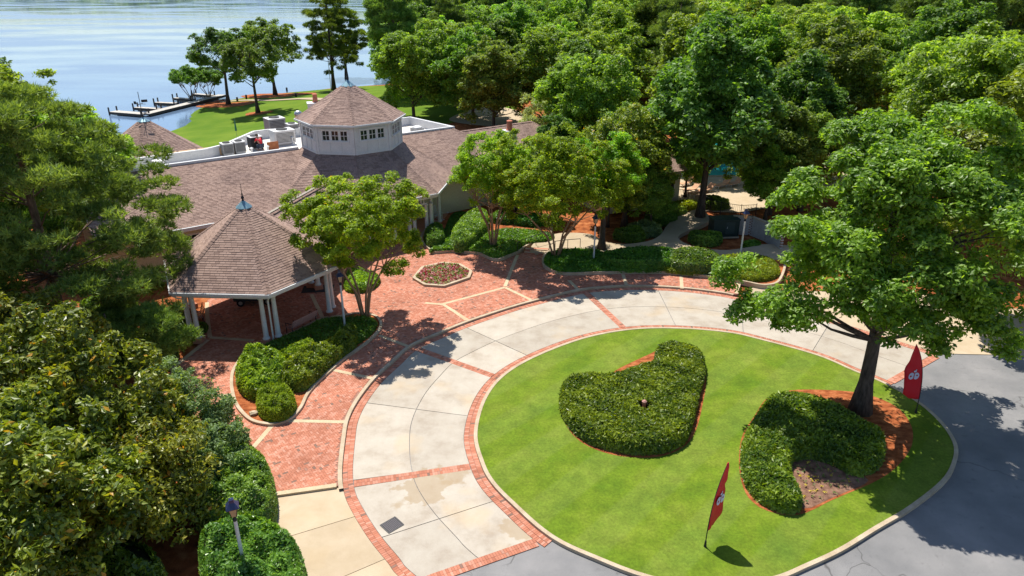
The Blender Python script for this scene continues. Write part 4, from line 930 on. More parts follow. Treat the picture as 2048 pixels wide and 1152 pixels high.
def flag(base, lean, wid, label, side, rz, hgt=3.55):
    t = empty('feather_flag', base, rz, label=label, cat='flag', group='red feather flags')
    pole = []; 
    for k in range(15):
        s = k/14; bend = lean*s**2.6; pole.append((bend, .0, hgt*(s-.06*s**4)))
    MB().tube(pole, [.022-.014*k/14 for k in range(15)], 6).build('pole', M['iron'], t)
    MB().lathe([(.05, 0), (.05, .04), (.03, .25)], (0, 0, 0), 8).build('ground_stake', M['iron'], t)
    n = 26; m_ = 7; vs = []; fs = []
    for i in range(n):
        s = .2+.8*i/(n-1); bx = lean*s**2.6; z = hgt*(s-.06*s**4); ww = wid*min(1, ((1-s)/.42+.01)**.75) if s > .58 else wid
        if s < .3: ww = wid*(.55+.45*(s-.2)/.1)
        for j in range(m_):
            f = j/(m_-1); w_ = (.04*math.sin(f*6+s*13)+.015*math.sin(f*3-s*31))*f**.7; vs.append((bx+side*ww*f, w_, z+(.0 if s > .3 else -.0)+(.05*math.sin(s*14)*f)))
    for i in range(n-1):
        for j in range(m_-1): fs.append((i*m_+j, i*m_+j+1, (i+1)*m_+j+1, (i+1)*m_+j))
    b = MB().add(vs, fs).build('banner', M['red'], t, True); so_ = b.modifiers.new('th', 'SOLIDIFY'); so_.thickness = .006; so_.offset = 0
    # emblem: two round fruit shapes with a leaf, printed on both faces
    ce = (lean*.55**2.6+side*wid*.5, 0, hgt*.53)
    def disc(cx, cz, r, m, yy, sx=1.0, a0=0, a1=2*math.pi, ri=0):
        vs = []; K = 18
        for sy in (-1, 1):
            mb = MB(); k0 = len(vs)
            pts_ = [(cx+sx*r*math.cos(a0+(a1-a0)*k/K), sy*yy, cz+r*math.sin(a0+(a1-a0)*k/K)) for k in range(K+1)]
            yield pts_, sy
    for nm, m, yy, shapes in (('emblem', 'emblem', .052, [(-.10, 0, .17, .75), (.12, .0, .17, .75), (.02, .23, .05, 1.2), (.06, .29, .04, .6)]), ('emblem_detail', 'emblem_red', .056, [(.015, 0, .15, .14), (-.13, -.01, .045, 1.0), (.14, .03, .035, 1.3)])):
        mb = MB()
        for cx, cz, r, sx in shapes:
            for pts_, sy in disc(ce[0]+cx, ce[2]+cz, r, m, yy, sx):
                mb.add(pts_, [tuple(range(len(pts_))) if sy < 0 else tuple(range(len(pts_)))[::-1]])
        mb.build(nm, M[m], b)
    return t
q = P(1410, 1093, .12); flag((q.x, q.y, .12), .75, .72, 'red feather flag leaning over the grass near the island front edge', 1, .75, 3.3)
q = P(1831, 826, .12); flag((q.x, q.y, .12), -.75, .82, 'red feather flag behind the big oak at the right end of the island', -1, .05, 3.7)

def bench(loc, rz, label, wd=1.5, kind='bench'):
    t = empty(kind, loc, rz, label=label, cat='bench' if kind == 'bench' else 'chair')
    for k in range(5): MB().box((0, .02+.1*k-.2, .43), (wd, .07, .03)).build('seat_slat', M['redwood'], t)
    for k in range(4): MB().box((0, .28+.04*k, .55+.1*k), (wd, .03, .075)).build('back_slat', M['redwood'], t)
    for s in (-1, 1):
        x = s*(wd/2-.06); MB().tube([(x, -.25, 0), (x, -.22, .43), (x, .24, .43), (x, .42, .95)], .025, 6).tube([(x, .2, .43), (x, .32, 0)], .025, 6).tube([(x, -.24, .43), (x, -.25, .65), (x, .3, .66)], .022, 6).build('end_frame', M['iron'], t)
    return t
q = P(604, 657, PZ); a_ = P(577, 668, PZ); b_ = P(632, 640, PZ); bench((q.x, q.y, PZ), math.atan2(b_.y-a_.y, b_.x-a_.x)+math.pi, 'pink wooden slatted bench with black iron ends at the hedge side of the pavilion', (b_-a_).length*.9)
q = P(398, 650, PZ); bench((q.x-.2, q.y+.4, PZ), R(-60), 'pink slatted bench beside the left pavilion columns', .95)
q = P(500, 570, PZ)
def rocker(loc, rz, label):
    t = empty('rocking_chair', loc, rz, label=label, cat='rocking chair')
    for s in (-1, 1):
        MB().tube([(s*.26, -.45, .08), (s*.26, -.15, .02), (s*.26, .2, .03), (s*.26, .5, .12)], .025, 5).build('rocker', M['white'], t)
        MB().tube([(s*.26, -.24, .04), (s*.26, -.24, .64)], .022, 5).tube([(s*.26, .22, .04), (s*.24, .24, .5), (s*.22, .42, 1.15)], .024, 5).build('leg', M['white'], t)
        MB().box((s*.27, 0, .65), (.08, .56, .025)).build('armrest', M['white'], t)
    MB().box((0, 0, .42), (.52, .5, .035)).build('seat', M['white'], t)
    for k in range(6): MB().tube([(-.17+.068*k, .25, .46), (-.17+.068*k, .42, 1.12)], .016, 4).build('back_slat', M['white'], t)
    MB().tube([(-.25, .43, 1.14), (.25, .43, 1.14)], .03, 5).build('top_rail', M['white'], t)
q = P(876, 441, .28); rocker((q.x, q.y, .28), 1.0, 'white rocking chair on the brick porch right of the paired columns')
q = P(868, 428, .28); rocker((q.x-.5, q.y+.7, .28), .8, 'white rocking chair set further back on the porch by the wall')
# golf cart
q = P(510, 606, PZ); gc = empty('golf_cart', (q.x, q.y+.2, PZ), .15, label='dark golf cart parked in the shade at the back of the pavilion', cat='golf cart'); M['cart'] = mat('dark_cart_paint', (.02, .03, .035), .3, None, .6)
MB().add([(x, y, z) for y in (-.55, .55) for x, z in [(-1.15, .3), (-1.15, .62), (-.55, .72), (-.3, .72), (-.3, .42), (.45, .42), (.55, .75), (1.0, .68), (1.15, .3)]], [tuple(range(9))[::-1], tuple(range(9, 18))]+[(k, (k+1) % 9, (k+1) % 9+9, k+9) for k in range(9)]).build('body', M['cart'], gc)
for x in (-.75, .8):
    for s in (-1, 1):
        mm = Matrix.Translation((x, s*.56, .23)) @ Matrix.Rotation(math.pi/2, 4, 'X'); wh = MB().lathe([(.15, -.09), (.23, -.08), (.23, .08), (.15, .09)], (0, 0, 0), 14, mm).build('wheel', M['iron'], gc); MB().lathe([(.12, -.1), (.12, .1)], (0, 0, 0), 10, mm).build('rim', M['steel'], wh)
MB().box((-.35, 0, .78), (.5, 1.0, .14)).box((-.62, 0, 1.05), (.1, 1.0, .4)).build('seat', mat('cart_seat', (.25, .22, .18), .6), gc)
MB().box((-.05, 0, 1.82), (1.9, 1.15, .06)).build('canopy', M['cart'], gc)
f = MB(); [f.tube([(x0, s*.5, .7), (x1, s*.52, 1.8)], .02, 5) for s in (-1, 1) for x0, x1 in ((.62, .75), (-.85, -.8))]; f.build('frame', M['iron'], gc)
MB().tube([(.5, -.25, .8), (.3, -.25, 1.05)], .02, 5).lathe([(.16, 0), (.16, .03)], (.28, -.25, 1.05), 12).build('steering_wheel', M['iron'], gc)
q = P(636, 578, PZ); t = MB().box((0, 0, .012), (1.9, 1.1, .018)).build('door_mat', M['dark'], label='black door mat on the brick between pavilion and clubhouse', cat='door mat'); t.location = (q.x, q.y, PZ+.005); t.rotation_euler = (0, 0, .1)
# rock
rng = random.Random(2); mb = MB().lathe([(.14, 0), (.22, .06), (.2, .13), (.1, .18)], (0, 0, 0), 9); mb.v = [(x*(1+.2*math.sin(i*2.1)), y*.7*(1+.2*math.cos(i*1.7)), z) for i, (x, y, z) in enumerate(mb.v)]
q = P(508, 829, .17); r = mb.build('rock', M['kerb'], label='small pale rock beside the yellow-green shrub in the hedge bed', cat='rock'); r.location = (q.x, q.y, .165)
# terracotta bollard in island hedge
q = P(1287, 822, .6); pb = P(1287, 835, .12); t = empty('pot_light', (pb.x, pb.y+.1, .12), 0, label='terracotta coloured pipe standing in the hole of the island hedge', cat='pipe'); MB().lathe([(.09, 0), (.08, .1), (.075, .66), (.1, .68), (.1, .74)], (0, 0, 0), 12).build('pipe', M['terracotta'], t); MB().lathe([(.1, .74), (.11, .78), (.05, .84)], (0, 0, 0), 12).build('cap', M['redwood'], t)
POT = (pb.x, pb.y+.1)
# steps and handrails
sa, sb = P(1048, 508, PZ), P(1094, 511, PZ)
stp = empty('garden_steps', (0, 0, 0), label='low brick steps with pale treads leading from the plaza to the path', cat='steps')
dx = (sb-sa).normalized(); up_ = Vector((-dx.y, dx.x, 0))
for k in range(2):
    c_ = (sa+sb)/2+up_*(.25+.4*k); MB().box((c_.x, c_.y, (PZ+.11*(k+1))/2), ((sb-sa).length, .42, PZ+.11*(k+1)), math.atan2(dx.y, dx.x)).build('step', M['brick_o'], stp); MB().box((c_.x-up_.x*.15, c_.y-up_.y*.15, PZ+.11*(k+1)+.012), ((sb-sa).length, .12, .025), math.atan2(dx.y, dx.x)).build('nosing', M['kerb'], stp)
def rail(pts, label):
    t = empty('handrail', (0, 0, 0), label=label, cat='handrail'); top = [Vector(p)+Vector((0, 0, .85)) for p in pts]; MB().tube([Vector(pts[0])+Vector((0, 0, .55))]+top, .025, 5).build('rail', M['iron'], t)
    for p in pts: MB().tube([p, Vector(p)+Vector((0, 0, .85))], .022, 5).build('post', M['iron'], t)
rail([P(1035, 507, .15), P(1050, 500, .2), P(1072, 492, .25), P(1096, 484, .3)], 'black iron handrail left of the brick steps')
rail([P(1098, 514, .15), P(1110, 505, .25), P(1135, 502, .3), P(1160, 500, .3)], 'black iron handrail behind the big crape myrtle stems')

# ------------------------------------------------------------------ hedges and shrubs
def veg_mesh(name, seed, poly, z0, h, m, dens, L, W, rr=.45, lumps=.12, hole=None, side=True, ls=1.3, edge=0):
    dens *= .56; L *= 1.2; W *= 1.32
    rng = np.random.default_rng(seed); poly = np.asarray(ccw(poly)); lo, hi = poly.min(0), poly.max(0); A = (hi-lo)[0]*(hi-lo)[1]
    n = int(A*dens*1.0); p = rng.uniform(lo, hi, (n, 2)); p = p[inside(p, poly)]; d = pdist(p, poly)
    if edge: p = p+rng.normal(size=p.shape)*edge*(d[:, None] < edge)
    t = np.clip(d/rr, 0, 1); prof = np.sqrt(1-(1-t)**2)
    ph = rng.uniform(0, 6.28, 8); lump = sum(np.sin(p[:, 0]*ls*k_*math.cos(a)+p[:, 1]*ls*k_*math.sin(a)+ph[i]) for i, (k_, a) in enumerate(((1.3, .3), (2.1, 1.4), (3.3, 2.2), (4.7, .9))))/4
    hh = h*(1+lumps*1.6*lump); z = hh*(.25+.75*prof)
    if hole is not None:
        hd = np.linalg.norm(p-np.array(hole), axis=1); k = hd > .28; p, d, z, prof = p[k], d[k], z[k], prof[k]
    z = z0+z-rng.exponential(.045, len(p))*1.2+np.abs(rng.normal(size=len(p)))*.05; nor = unit(np.column_stack([rng.normal(size=(len(p), 2))*.75, np.full(len(p), .8)]))
    cen = np.column_stack([p, z])
    if side:
        k = int(len(poly)); per = np.linalg.norm(np.roll(poly, -1, 0)-poly, axis=1).sum(); ns = int(per*h*dens*1.15); i = rng.integers(0, k, ns); f = rng.uniform(size=(ns, 1)); a, b = poly[i], poly[(i+1) % k]
        s = a*(1-f)+b*f; tn = unit(b-a); on = np.column_stack([tn[:, 1], -tn[:, 0]]); zz = rng.uniform(0.0, .9, ns)*h; s = s-on*(.03+.16*(zz/h)[:, None]**2)+on*rng.uniform(-.1, .05, (ns, 1))
        cen = np.vstack([cen, np.column_stack([s, z0+zz])]); nor = np.vstack([nor, unit(np.column_stack([on*1.0, np.full(ns, .5)])+rng.normal(size=(ns, 3))*.45)])
    V = leaves(rng, cen, nor, L, W, .5); cx_ = cen[:, 0]*2.3; cy_ = cen[:, 1]*2.1; tint = np.clip(rng.uniform(.05, .9, len(cen))+.16*np.sin(cx_+2*np.sin(cy_*.7))+.1*np.sin(cy_*1.9+cx_*.6), 0, .94); return mesh_np(name, V, 4, m, tint)
def hedge(name, poly, z0, h, m, dens=900, L=.13, W=.05, seed=1, label=None, cat=None, group=None, kind=None, core=True, hole=None, **kw):
    poly = ccw(poly); me = veg_mesh('foliage', seed, poly, z0, h, m, dens, L, W, hole=hole, **kw)
    if kind == 'stuff': o = link(name, me, kind='stuff', label=label, cat=cat); return o
    t = empty(name, (0, 0, 0), label=label, cat=cat, group=group); part('foliage', me, t)
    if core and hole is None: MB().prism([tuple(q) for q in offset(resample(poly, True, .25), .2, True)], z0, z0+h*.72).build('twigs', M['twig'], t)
    elif core:
        ring = offset(resample(poly, True, .25), .2, True); hc = np.array(hole); n = 24
        # ring core with a hole: many wedge posts
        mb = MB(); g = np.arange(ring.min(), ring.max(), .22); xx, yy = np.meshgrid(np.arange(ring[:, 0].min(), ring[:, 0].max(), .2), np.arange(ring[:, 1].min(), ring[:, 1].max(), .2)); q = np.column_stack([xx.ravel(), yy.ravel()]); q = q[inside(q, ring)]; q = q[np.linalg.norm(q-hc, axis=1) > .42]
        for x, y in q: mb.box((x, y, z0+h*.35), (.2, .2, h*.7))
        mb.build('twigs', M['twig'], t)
    return t
hedge('hedge', h1, .12, .66, M['hedge'], 1150, .15, .05, 11, 'wide clipped green hedge with a hole in its middle, left one on the grass island', 'hedge', 'clipped hedges on the island', hole=POT, lumps=.10, ls=1.8, rr=.35)
h2_px = [(1506, 842), (1525, 814), (1540, 796), (1585, 791), (1622, 798), (1659, 809), (1696, 828), (1723, 846), (1757, 862), (1770, 884), (1768, 914), (1752, 934), (1720, 944), (1692, 933), (1656, 916), (1622, 908), (1592, 912), (1580, 934), (1589, 962), (1602, 989), (1603, 1010), (1583, 1018), (1548, 1009), (1517, 992), (1492, 960), (1483, 920), (1487, 878)]
h2 = spline(P2(h2_px, .4), True, .2); hedge('hedge', h2, .12, .62, M['hedge'], 1150, .15, .05, 12, 'crescent shaped green hedge in the mulch around the flower patch, under the oak', 'hedge', 'clipped hedges on the island', lumps=.10, ls=1.8, rr=.35)
hA = [(474, 735), (490, 712), (520, 702), (552, 706), (572, 722), (570, 748), (552, 775), (520, 790), (492, 785), (474, 765)]
hedge('shrub', spline(P2(hA, .5), True, .2), .15, .8, M['hedge'], 1300, .14, .05, 13, 'rounded green shrub at the left end of the pavilion hedge bed', 'shrub', 'shrubs in the pavilion bed', rr=.55, lumps=.3, ls=2.2)
hB = [(565, 735), (590, 715), (620, 703), (650, 690), (680, 672), (700, 658), (715, 664), (712, 682), (690, 702), (660, 725), (635, 750), (608, 770), (580, 772), (562, 755)]
hedge('shrub', spline(P2(hB, .5), True, .2), .15, .75, M['hedge'], 1300, .14, .05, 14, 'long green shrub along the kerb of the pavilion hedge bed', 'shrub', 'shrubs in the pavilion bed', rr=.5, lumps=.3, ls=2.2)
hB2 = [(560, 705), (590, 690), (620, 680), (632, 688), (610, 702), (580, 714)]
hedge('shrub', spline(P2(hB2, .6), True, .2), .15, .7, M['hedge'], 1100, .14, .05, 15, 'narrow green shrub row between the pavilion lawn and the long shrub', 'shrub', 'shrubs in the pavilion bed', rr=.5)
hJ = [(515, 795), (540, 780), (572, 780), (590, 798), (588, 820), (565, 836), (535, 836), (516, 820)]
hedge('shrub', spline(P2(hJ, .4), True, .2), .15, .75, M['juniper'], 2300, .12, .03, 16, 'small round yellow-green shrub at the tip of the hedge bed', 'shrub', None, rr=.7, lumps=.35, ls=3.0)
gA = [(500, 705), (530, 690), (567, 675), (605, 658), (645, 640), (690, 636), (740, 636), (755, 645), (740, 668), (700, 690), (640, 690), (560, 712), (520, 712)]
hedge('ground_cover', spline(P2(gA, .3), True, .3), .15, .28, M['cover'], 1100, .1, .05, 17, 'low green ground cover behind the pavilion shrubs', None, None, 'stuff', rr=.3)
# right beds
gC = [(858, 503), (867, 503), (902, 501), (937, 503), (958, 505), (989, 517), (1018, 509), (1035, 502), (1055, 488), (1100, 482), (1105, 470), (1050, 462), (1000, 462), (960, 470), (900, 478)]
hedge('ground_cover', spline(P2(gC, .3), True, .3), .24, .25, M['cover'], 900, .12, .06, 18, 'low green ground cover around the left crape myrtle', None, None, 'stuff', rr=.3)
hc_px = [(903, 478), (905, 465), (925, 440), (950, 425), (975, 430), (975, 455), (955, 475), (935, 490), (910, 492)]
hedge('shrub', spline(P2(hc_px, .7), True, .2), .24, 1.0, M['holly'], 1000, .12, .05, 19, 'pale green glossy shrub right of the small porch lawn', 'shrub', None, rr=.9)
pl_px = [(885, 480), (893, 450), (905, 430), (925, 426), (940, 432), (920, 445), (908, 465), (903, 485)]
hedge('porch_lawn', spline(P2(pl_px, .3), True, .3), .24, .3, leafmat('bright_lawn', (.05, .16, .005), (.11, .26, .01), .6, .3), 1600, .09, .025, 20, 'small bright green lawn slope beside the porch', None, None, 'stuff', rr=1.0)
hd = [(850, 470), (870, 458), (887, 463), (888, 485), (868, 492), (852, 485)]
hedge('shrub', spline(P2(hd, .5), True, .2), .2, 1.0, M['oakdark'], 900, .12, .05, 21, 'dark round shrub beneath the porch columns', 'shrub', None, rr=.8)
gD = [(1100, 508), (1090, 518), (1090, 530), (1114, 543), (1145, 545), (1197, 543), (1290, 542), (1290, 530), (1210, 528), (1205, 508), (1150, 502)]
hedge('ground_cover', spline(P2(gD, .3), True, .3), .24, .3, M['cover'], 1000, .12, .06, 22, 'low green ground cover around the right crape myrtle', None, None, 'stuff', rr=.3)
hr = [(1205, 512), (1250, 504), (1300, 500), (1345, 505), (1360, 518), (1340, 530), (1280, 532), (1215, 528)]
hedge('hedge', spline(P2(hr, .7), True, .2), .24, .9, M['cover'], 900, .13, .06, 23, 'dark green shaded hedge row behind the right ground cover', 'hedge', None, rr=.8)
hr = [(1335, 512), (1370, 503), (1410, 505), (1438, 518), (1440, 532), (1410, 538), (1360, 535), (1335, 527)]
hedge('hedge', spline(P2(hr, .7), True, .2), .24, .95, M['holly'], 1000, .13, .06, 24, 'pale sunlit glossy shrub mass at the end of the hedge row', 'hedge', None, rr=.9, lumps=.2)
hj = [(1430, 520), (1480, 512), (1540, 520), (1560, 545), (1530, 560), (1480, 557), (1430, 548)]
hedge('shrub', spline(P2(hj, .4), True, .2), .24, .45, M['juniper'], 1000, .14, .035, 25, 'low spreading yellow-green shrub at the right end of the garden bed', 'shrub', None, rr=.8)
hj = [(1300, 536), (1340, 533), (1370, 538), (1400, 540), (1430, 545), (1400, 550), (1330, 544)]
hedge('shrub', spline(P2(hj, .3), True, .2), .24, .35, M['juniper'], 900, .14, .035, 26, 'thin low yellow-green shrub strip in front of the glossy hedge', 'shrub', None, rr=.5)
# behind pavilion right: small bed
hp = [(688, 572), (700, 540), (745, 545), (760, 560), (740, 578), (705, 582)]
hedge('shrub', spline(P2(hp, .3), True, .2), .1, .45, M['hedge'], 900, .12, .06, 27, 'dark green shrub between the pavilion and the clubhouse porch', 'shrub', None, rr=.5)
# bottom left shrubs
s1 = [(400, 905), (430, 880), (480, 890), (530, 920), (548, 965), (548, 1010), (530, 1045), (470, 1050), (400, 1040), (370, 980)]
hedge('shrub', spline(P2(s1, .7), True, .3), 0, 1.25, M['holly'], 1700, .11, .05, 28, 'glossy green rounded shrub beside the tan pavement, upper one', 'shrub', 'glossy shrubs by the tan pavement', rr=.75, lumps=.24, ls=1.9)
s2 = [(400, 1080), (450, 1050), (520, 1045), (575, 1070), (600, 1100), (612, 1150), (600, 1230), (500, 1260), (420, 1230), (400, 1150)]
hedge('shrub', spline(P2(s2, .7), True, .3), 0, 1.25, M['holly'], 2000, .11, .05, 29, 'glossy green rounded shrub beside the tan pavement, lower one behind the lamp post', 'shrub', 'glossy shrubs by the tan pavement', rr=.75, lumps=.24, ls=1.9)
s3 = [(60, 1100), (200, 1090), (290, 1100), (330, 1140), (330, 1220), (260, 1300), (60, 1300), (0, 1180)]
hedge('shrub', spline(P2(s3, .7), True, .3), 0, 1.3, M['magnolia'], 900, .17, .07, 30, 'low magnolia undergrowth along the bottom edge, left of the lamp post', 'shrub', None, rr=.9, lumps=.35)
# more under the pine
for k, (px, py, rd, m, lb) in enumerate([(330, 650, 1.2, 'holly', 'dark glossy shrub left of the pavilion columns'), (290, 700, 1.4, 'holly', 'dark glossy shrub under the pine near the plaza corner'), (400, 700, .0, 'holly', ''), (225, 620, 1.5, 'oakdark', 'dark shrub in the shade beneath the pine boughs'), (395, 650, .55, 'oakdark', 'small dark shrub next to the left pavilion bench')]):
    if rd == 0: continue
    c_ = P(px, py, .5); pg = [(c_.x+rd*(1+.15*math.sin(3*a+k))*math.cos(a), c_.y+rd*(1+.15*math.cos(2*a+k))*math.sin(a)) for a in np.linspace(0, 6.28, 15)[:-1]]
    hedge('shrub', spline(pg, True, .2), 0, rd*.95, M[m], 900, .13, .05, 40+k, lb, 'shrub', None, rr=rd*.8)
# flowers -------------------------------------------------------------
def flowers(name, poly, z, n, cols, seed, label, L=.12, k=9):
    rng = np.random.default_rng(seed); lo, hi = poly.min(0), poly.max(0); p = []
    g = np.arange(0, 30, .2); xx, yy = np.meshgrid(np.arange(lo[0], hi[0], n), np.arange(lo[1], hi[1], n)); q = np.column_stack([xx.ravel(), yy.ravel()])+rng.normal(size=(xx.size, 2))*.03
    q = q[inside(q, poly)]; q = q[pdist(q, poly) > .12]
    sel = rng.integers(0, len(cols), len(q)); mats = [leafmat(name+'_%s' % c[0], c[1], c[2], .5, .25) for c in cols]; out = []
    t = empty(name, (0, 0, 0), kind='stuff', label=label)
    for ci in range(len(cols)):
        qq = np.repeat(q[sel == ci], k, 0); 
        if len(qq) == 0: continue
        off = rng.normal(size=(len(qq), 3))*np.array([.045, .045, .03]); cen = np.column_stack([qq, np.full(len(qq), z+.07)])+off
        me = mesh_np('blooms', leaves(rng, cen, unit(rng.normal(size=cen.shape)*.5+np.array([0, 0, .8])), L, L*.7), 4, mats[ci], rng.uniform(0, .9, len(qq))); o = part('blooms', me, t); o['kind'] = 'stuff'
flowers('bedding_flowers', bedB, PZ+.10, .19, [('crimson', (.25, .01, .04), (.45, .03, .1)), ('pink', (.4, .12, .14), (.55, .25, .22)), ('green', (.08, .14, .02), (.22, .26, .06)), ('lime', (.2, .25, .05), (.4, .4, .12))], 50, 'pink, crimson and yellow-green bedding flowers in the octagonal bed')
fbp = np.array(spline(P2(fb_px, .12), True, .3)); flowers('patch_flowers', fbp, .13, .3, [('yellow', (.4, .35, .02), (.55, .5, .05)), ('green2', (.06, .12, .02), (.15, .2, .05)), ('green3', (.06, .12, .02), (.15, .2, .05))], 51, 'sparse yellow flowers in the island flower patch', .09, 6)

# ------------------------------------------------------------------ trees
rnd = random.Random(77)
def tree(name, crown, trunk, loc, label, cat='tree', group=None, rz=0, sc_=1.0, bark='bark'):
    t = empty(name, loc, rz, label=label, cat=cat, group=group); t.scale = (sc_,)*3 if not hasattr(sc_, '__len__') else sc_
    part('crown', crown, t); part('trunk', trunk, t); return t
def wmesh(mb, m): return mb.mesh('trunk', m, True)
# big oak on the island
ob = P(1715, 822, .12)
def oakshape(c):
    c = c.copy(); c[:, 0] += .55; zz = c[:, 2]; k = np.where(zz > -1.5, 1-.42*np.clip((zz+1.5)/6.5, 0, 1)**1.2, 1.0); c[:, 0] *= k; c[:, 1] *= k
    rr_ = np.linalg.norm(c[:, :2], axis=1); c[:, 2] -= np.where((rr_ > 4.4) & (c[:, 2] < 0), .9, 0); return c
cm, cl = crown_mesh('crown', 101, M['oak'], (6.0, 6.0, 5.0), 8.3, 120, 1.05, 135000, .21, .105, low=.85, out=.8, inner=.03, shape=oakshape)
tm = trunk_mb(10.5, .34, .10, [tuple(q) for q in cl[::2]], rnd, (-.25, .4), .4, .13, .34)
tree('oak_tree', cm, wmesh(tm, M['bark']), (ob.x+.1, ob.y, .1), 'large oak with dark trunk rising from the mulch on the grass island')
# second oak behind right
cm2, cl2 = crown_mesh('crown', 102, M['oak'], (6.3, 6.0, 5.2), 8.4, 110, 1.35, 60000, .33, .17, low=.5)
tm2 = wmesh(trunk_mb(10, .4, .1, [tuple(q) for q in cl2[::3]], rnd, (.3, .2), 1.1, .18), M['bark'])
q = P(2065, 640, 0); tree('oak_tree', cm2, tm2, (q.x+.5, q.y, 0), 'broad oak beyond the tan sidewalk at the right edge', rz=.5)
q = (33, 50); tree('oak_tree', cm2, tm2, (q[0], q[1], 0), 'full green oak behind the island oak on the right', rz=2.1, sc_=1.05)
# crape myrtles
def crape(seed, rad, zc, nl, base, label, nst=6):
    cm, cl = crown_mesh('crown', seed, M['crape'], rad, zc, int(105*rad[0]/3.3), .58, nl, .15, .075, kind='vase', low=.55, out=.8, inner=.08)
    tb = multistem(rad[0], zc, [tuple(q) for q in cl], rnd, nst); return tree('crape_myrtle', cm, wmesh(tb, M['crape_bark']), base, label, group='crape myrtles around the plaza')
q = P(727, 645, .15); crape(110, (3.4, 3.5, 3.2), 5.4, 66000, (q.x, q.y+.5, .15), 'multi-stemmed crape myrtle casting its shade on the brick beside the pavilion')
q = P(995, 495, .25); crape(111, (2.9, 2.7, 3.2), 5.3, 44000, (q.x-.3, q.y, .25), 'narrow crape myrtle in the garden bed right of the clubhouse porch', 7)
q = P(1130, 520, .25); crape(112, (4.9, 4.1, 3.7), 5.2, 88000, (q.x-.6, q.y+.3, .25), 'widest crape myrtle, with stems rising by the handrail and garden path', 6)
q = P(1203, 500, .2); cm3, cl3 = crown_mesh('crown', 113, M['crape'], (2.6, 2.6, 2.6), 5.6, 50, .8, 30000, .17, .085, low=.5)
tree('oak_tree', cm3, wmesh(trunk_mb(6, .24, .08, [tuple(q_) for q_ in cl3[::3]], rnd), M['bark']), (q.x, q.y, .2), 'single dark-trunked tree behind the white lamp post by the garden path')
# magnolias
def magn(seed, rad, zc, nl, base, label, L=.23, W=.11, m='magnolia', nc=80, rc=.85):
    cm, cl = crown_mesh('crown', seed, M[m], rad, zc, nc, rc, nl, L, W, low=.7, out=.8, ups=.35, inner=.1); tb = trunk_mb(zc+rad[2]*.5, .22, .06, [tuple(q) for q in cl[::3]], rnd, lr=.1)
    return tree('magnolia_tree' if m == 'magnolia' else 'broadleaf_tree', cm, wmesh(tb, M['bark']), base, label)
magn(120, (3.7, 3.9, 3.3), 3.7, 48000, (-15.0, 15.8, 0), 'large glossy magnolia filling the bottom left corner')
magn(121, (4.0, 3.8, 3.2), 3.9, 48000, (-16.6, 21.6, 0), 'glossy yellow-tinged magnolia below the pine at the left edge')
magn(122, (2.3, 2.3, 1.9), 2.2, 30000, (-13.2, 19.6, 0), 'smaller glossy magnolia bush next to the shrubs by the tan pavement', .2, .09)
magn(124, (3.2, 3.0, 3.0), 3.2, 36000, (-20.6, 25.8, 0), 'magnolia at the left edge directly under the pine boughs')
q = P(1248, 470, 0); magn(123, (3.5, 3.0, 3.9), 5.2, 34000, (q.x+.3, q.y+2.0, 0), 'upright magnolia with yellowish glossy leaves between the path and the wood')
magn(125, (1.9, 1.8, 1.6), 1.9, 22000, (-13.4, 25.0, 0), 'soft grey-green shrub leaning over the plaza corner', .14, .06, 'shrub_grey', 40, .5)
magn(126, (1.3, 1.3, 1.1), 1.4, 13000, (-11.6, 22.6, 0), 'small grey-green shrub with loose twigs at the plaza edge', .14, .06, 'shrub_grey', 30, .4)
# left pines and broadleaves
pm, pc_ = pine_mesh('crown', 130, M['pine'], (6.9, 6.2, 7.0), 7.6, 330, .68, 24000, .34, .06, 7, .55)
pt = wmesh(trunk_mb(13, .34, .07, [tuple(q) for q in pc_[::4]], rnd, (.5, 0), .2, .07), M['pine_bark'])
tree('pine_tree', pm, pt, (-23.0, 32.5, 0), 'tall pine with fine light needles left of the pavilion roof')
pm2, pc2 = pine_mesh('crown', 131, M['pine'], (4.6, 4.6, 6.6), 8.0, 120, .85, 9500, .36, .065, 7, .45)
pt2 = wmesh(trunk_mb(14.5, .3, .06, [tuple(q) for q in pc2[::3]], rnd, (0, .3), .9, .1), M['pine_bark'])
tree('pine_tree', pm2, pt2, (-28.8, 33.5, -.8), 'second pine at the left edge behind the tall pine')
pm3, pc3 = pine_mesh('crown', 132, M['pine'], (3.0, 2.6, 1.6), 2.6, 55, .65, 8000, .28, .04, 9)
tree('pine_tree', pm3, wmesh(trunk_mb(4, .12, .04, [tuple(q) for q in pc3[::3]], rnd), M['pine_bark']), (-18.6, 29.3, 0), 'low pine boughs hanging beside the left pavilion columns')
fo, fc = [], []
for k, (mt, sd) in enumerate((('forest', 140), ('forest2', 141), ('oakdark', 142), ('forest', 143))):
    c1, c2 = crown_mesh('crown', sd, M[mt], (5.0, 5.0, 6.0), 8.6, 120, 1.15, 38000, .36, .19, low=.7, kind='round' if k != 2 else 'cone')
    fo.append((c1, wmesh(trunk_mb(11, .3, .08, [tuple(q) for q in c2[::4]], rnd, (.2, -.1), k, .14), M['bark'])))
fp, fpc = pine_mesh('crown', 145, M['pine'], (3.6, 3.6, 5.4), 12.0, 90, 1.1, 7000, .55, .10, 7); fpt = wmesh(trunk_mb(17, .3, .08, [tuple(q) for q in fpc[::3]], rnd, (.2, 0), 2, .08), M['pine_bark'])
def ftree(k, x, y, s, label, grp=None, rz=None, z=None, name='broadleaf_tree'):
    z = hground(x, y) if z is None else z
    return tree(name, fo[k][0], fo[k][1], (x, y, z), label, group=grp, rz=rnd.uniform(0, 6.28) if rz is None else rz, sc_=s)
ftree(0, -29.2, 46.5, .76, 'bright green rounded tree on the left behind the pine, before the lake')
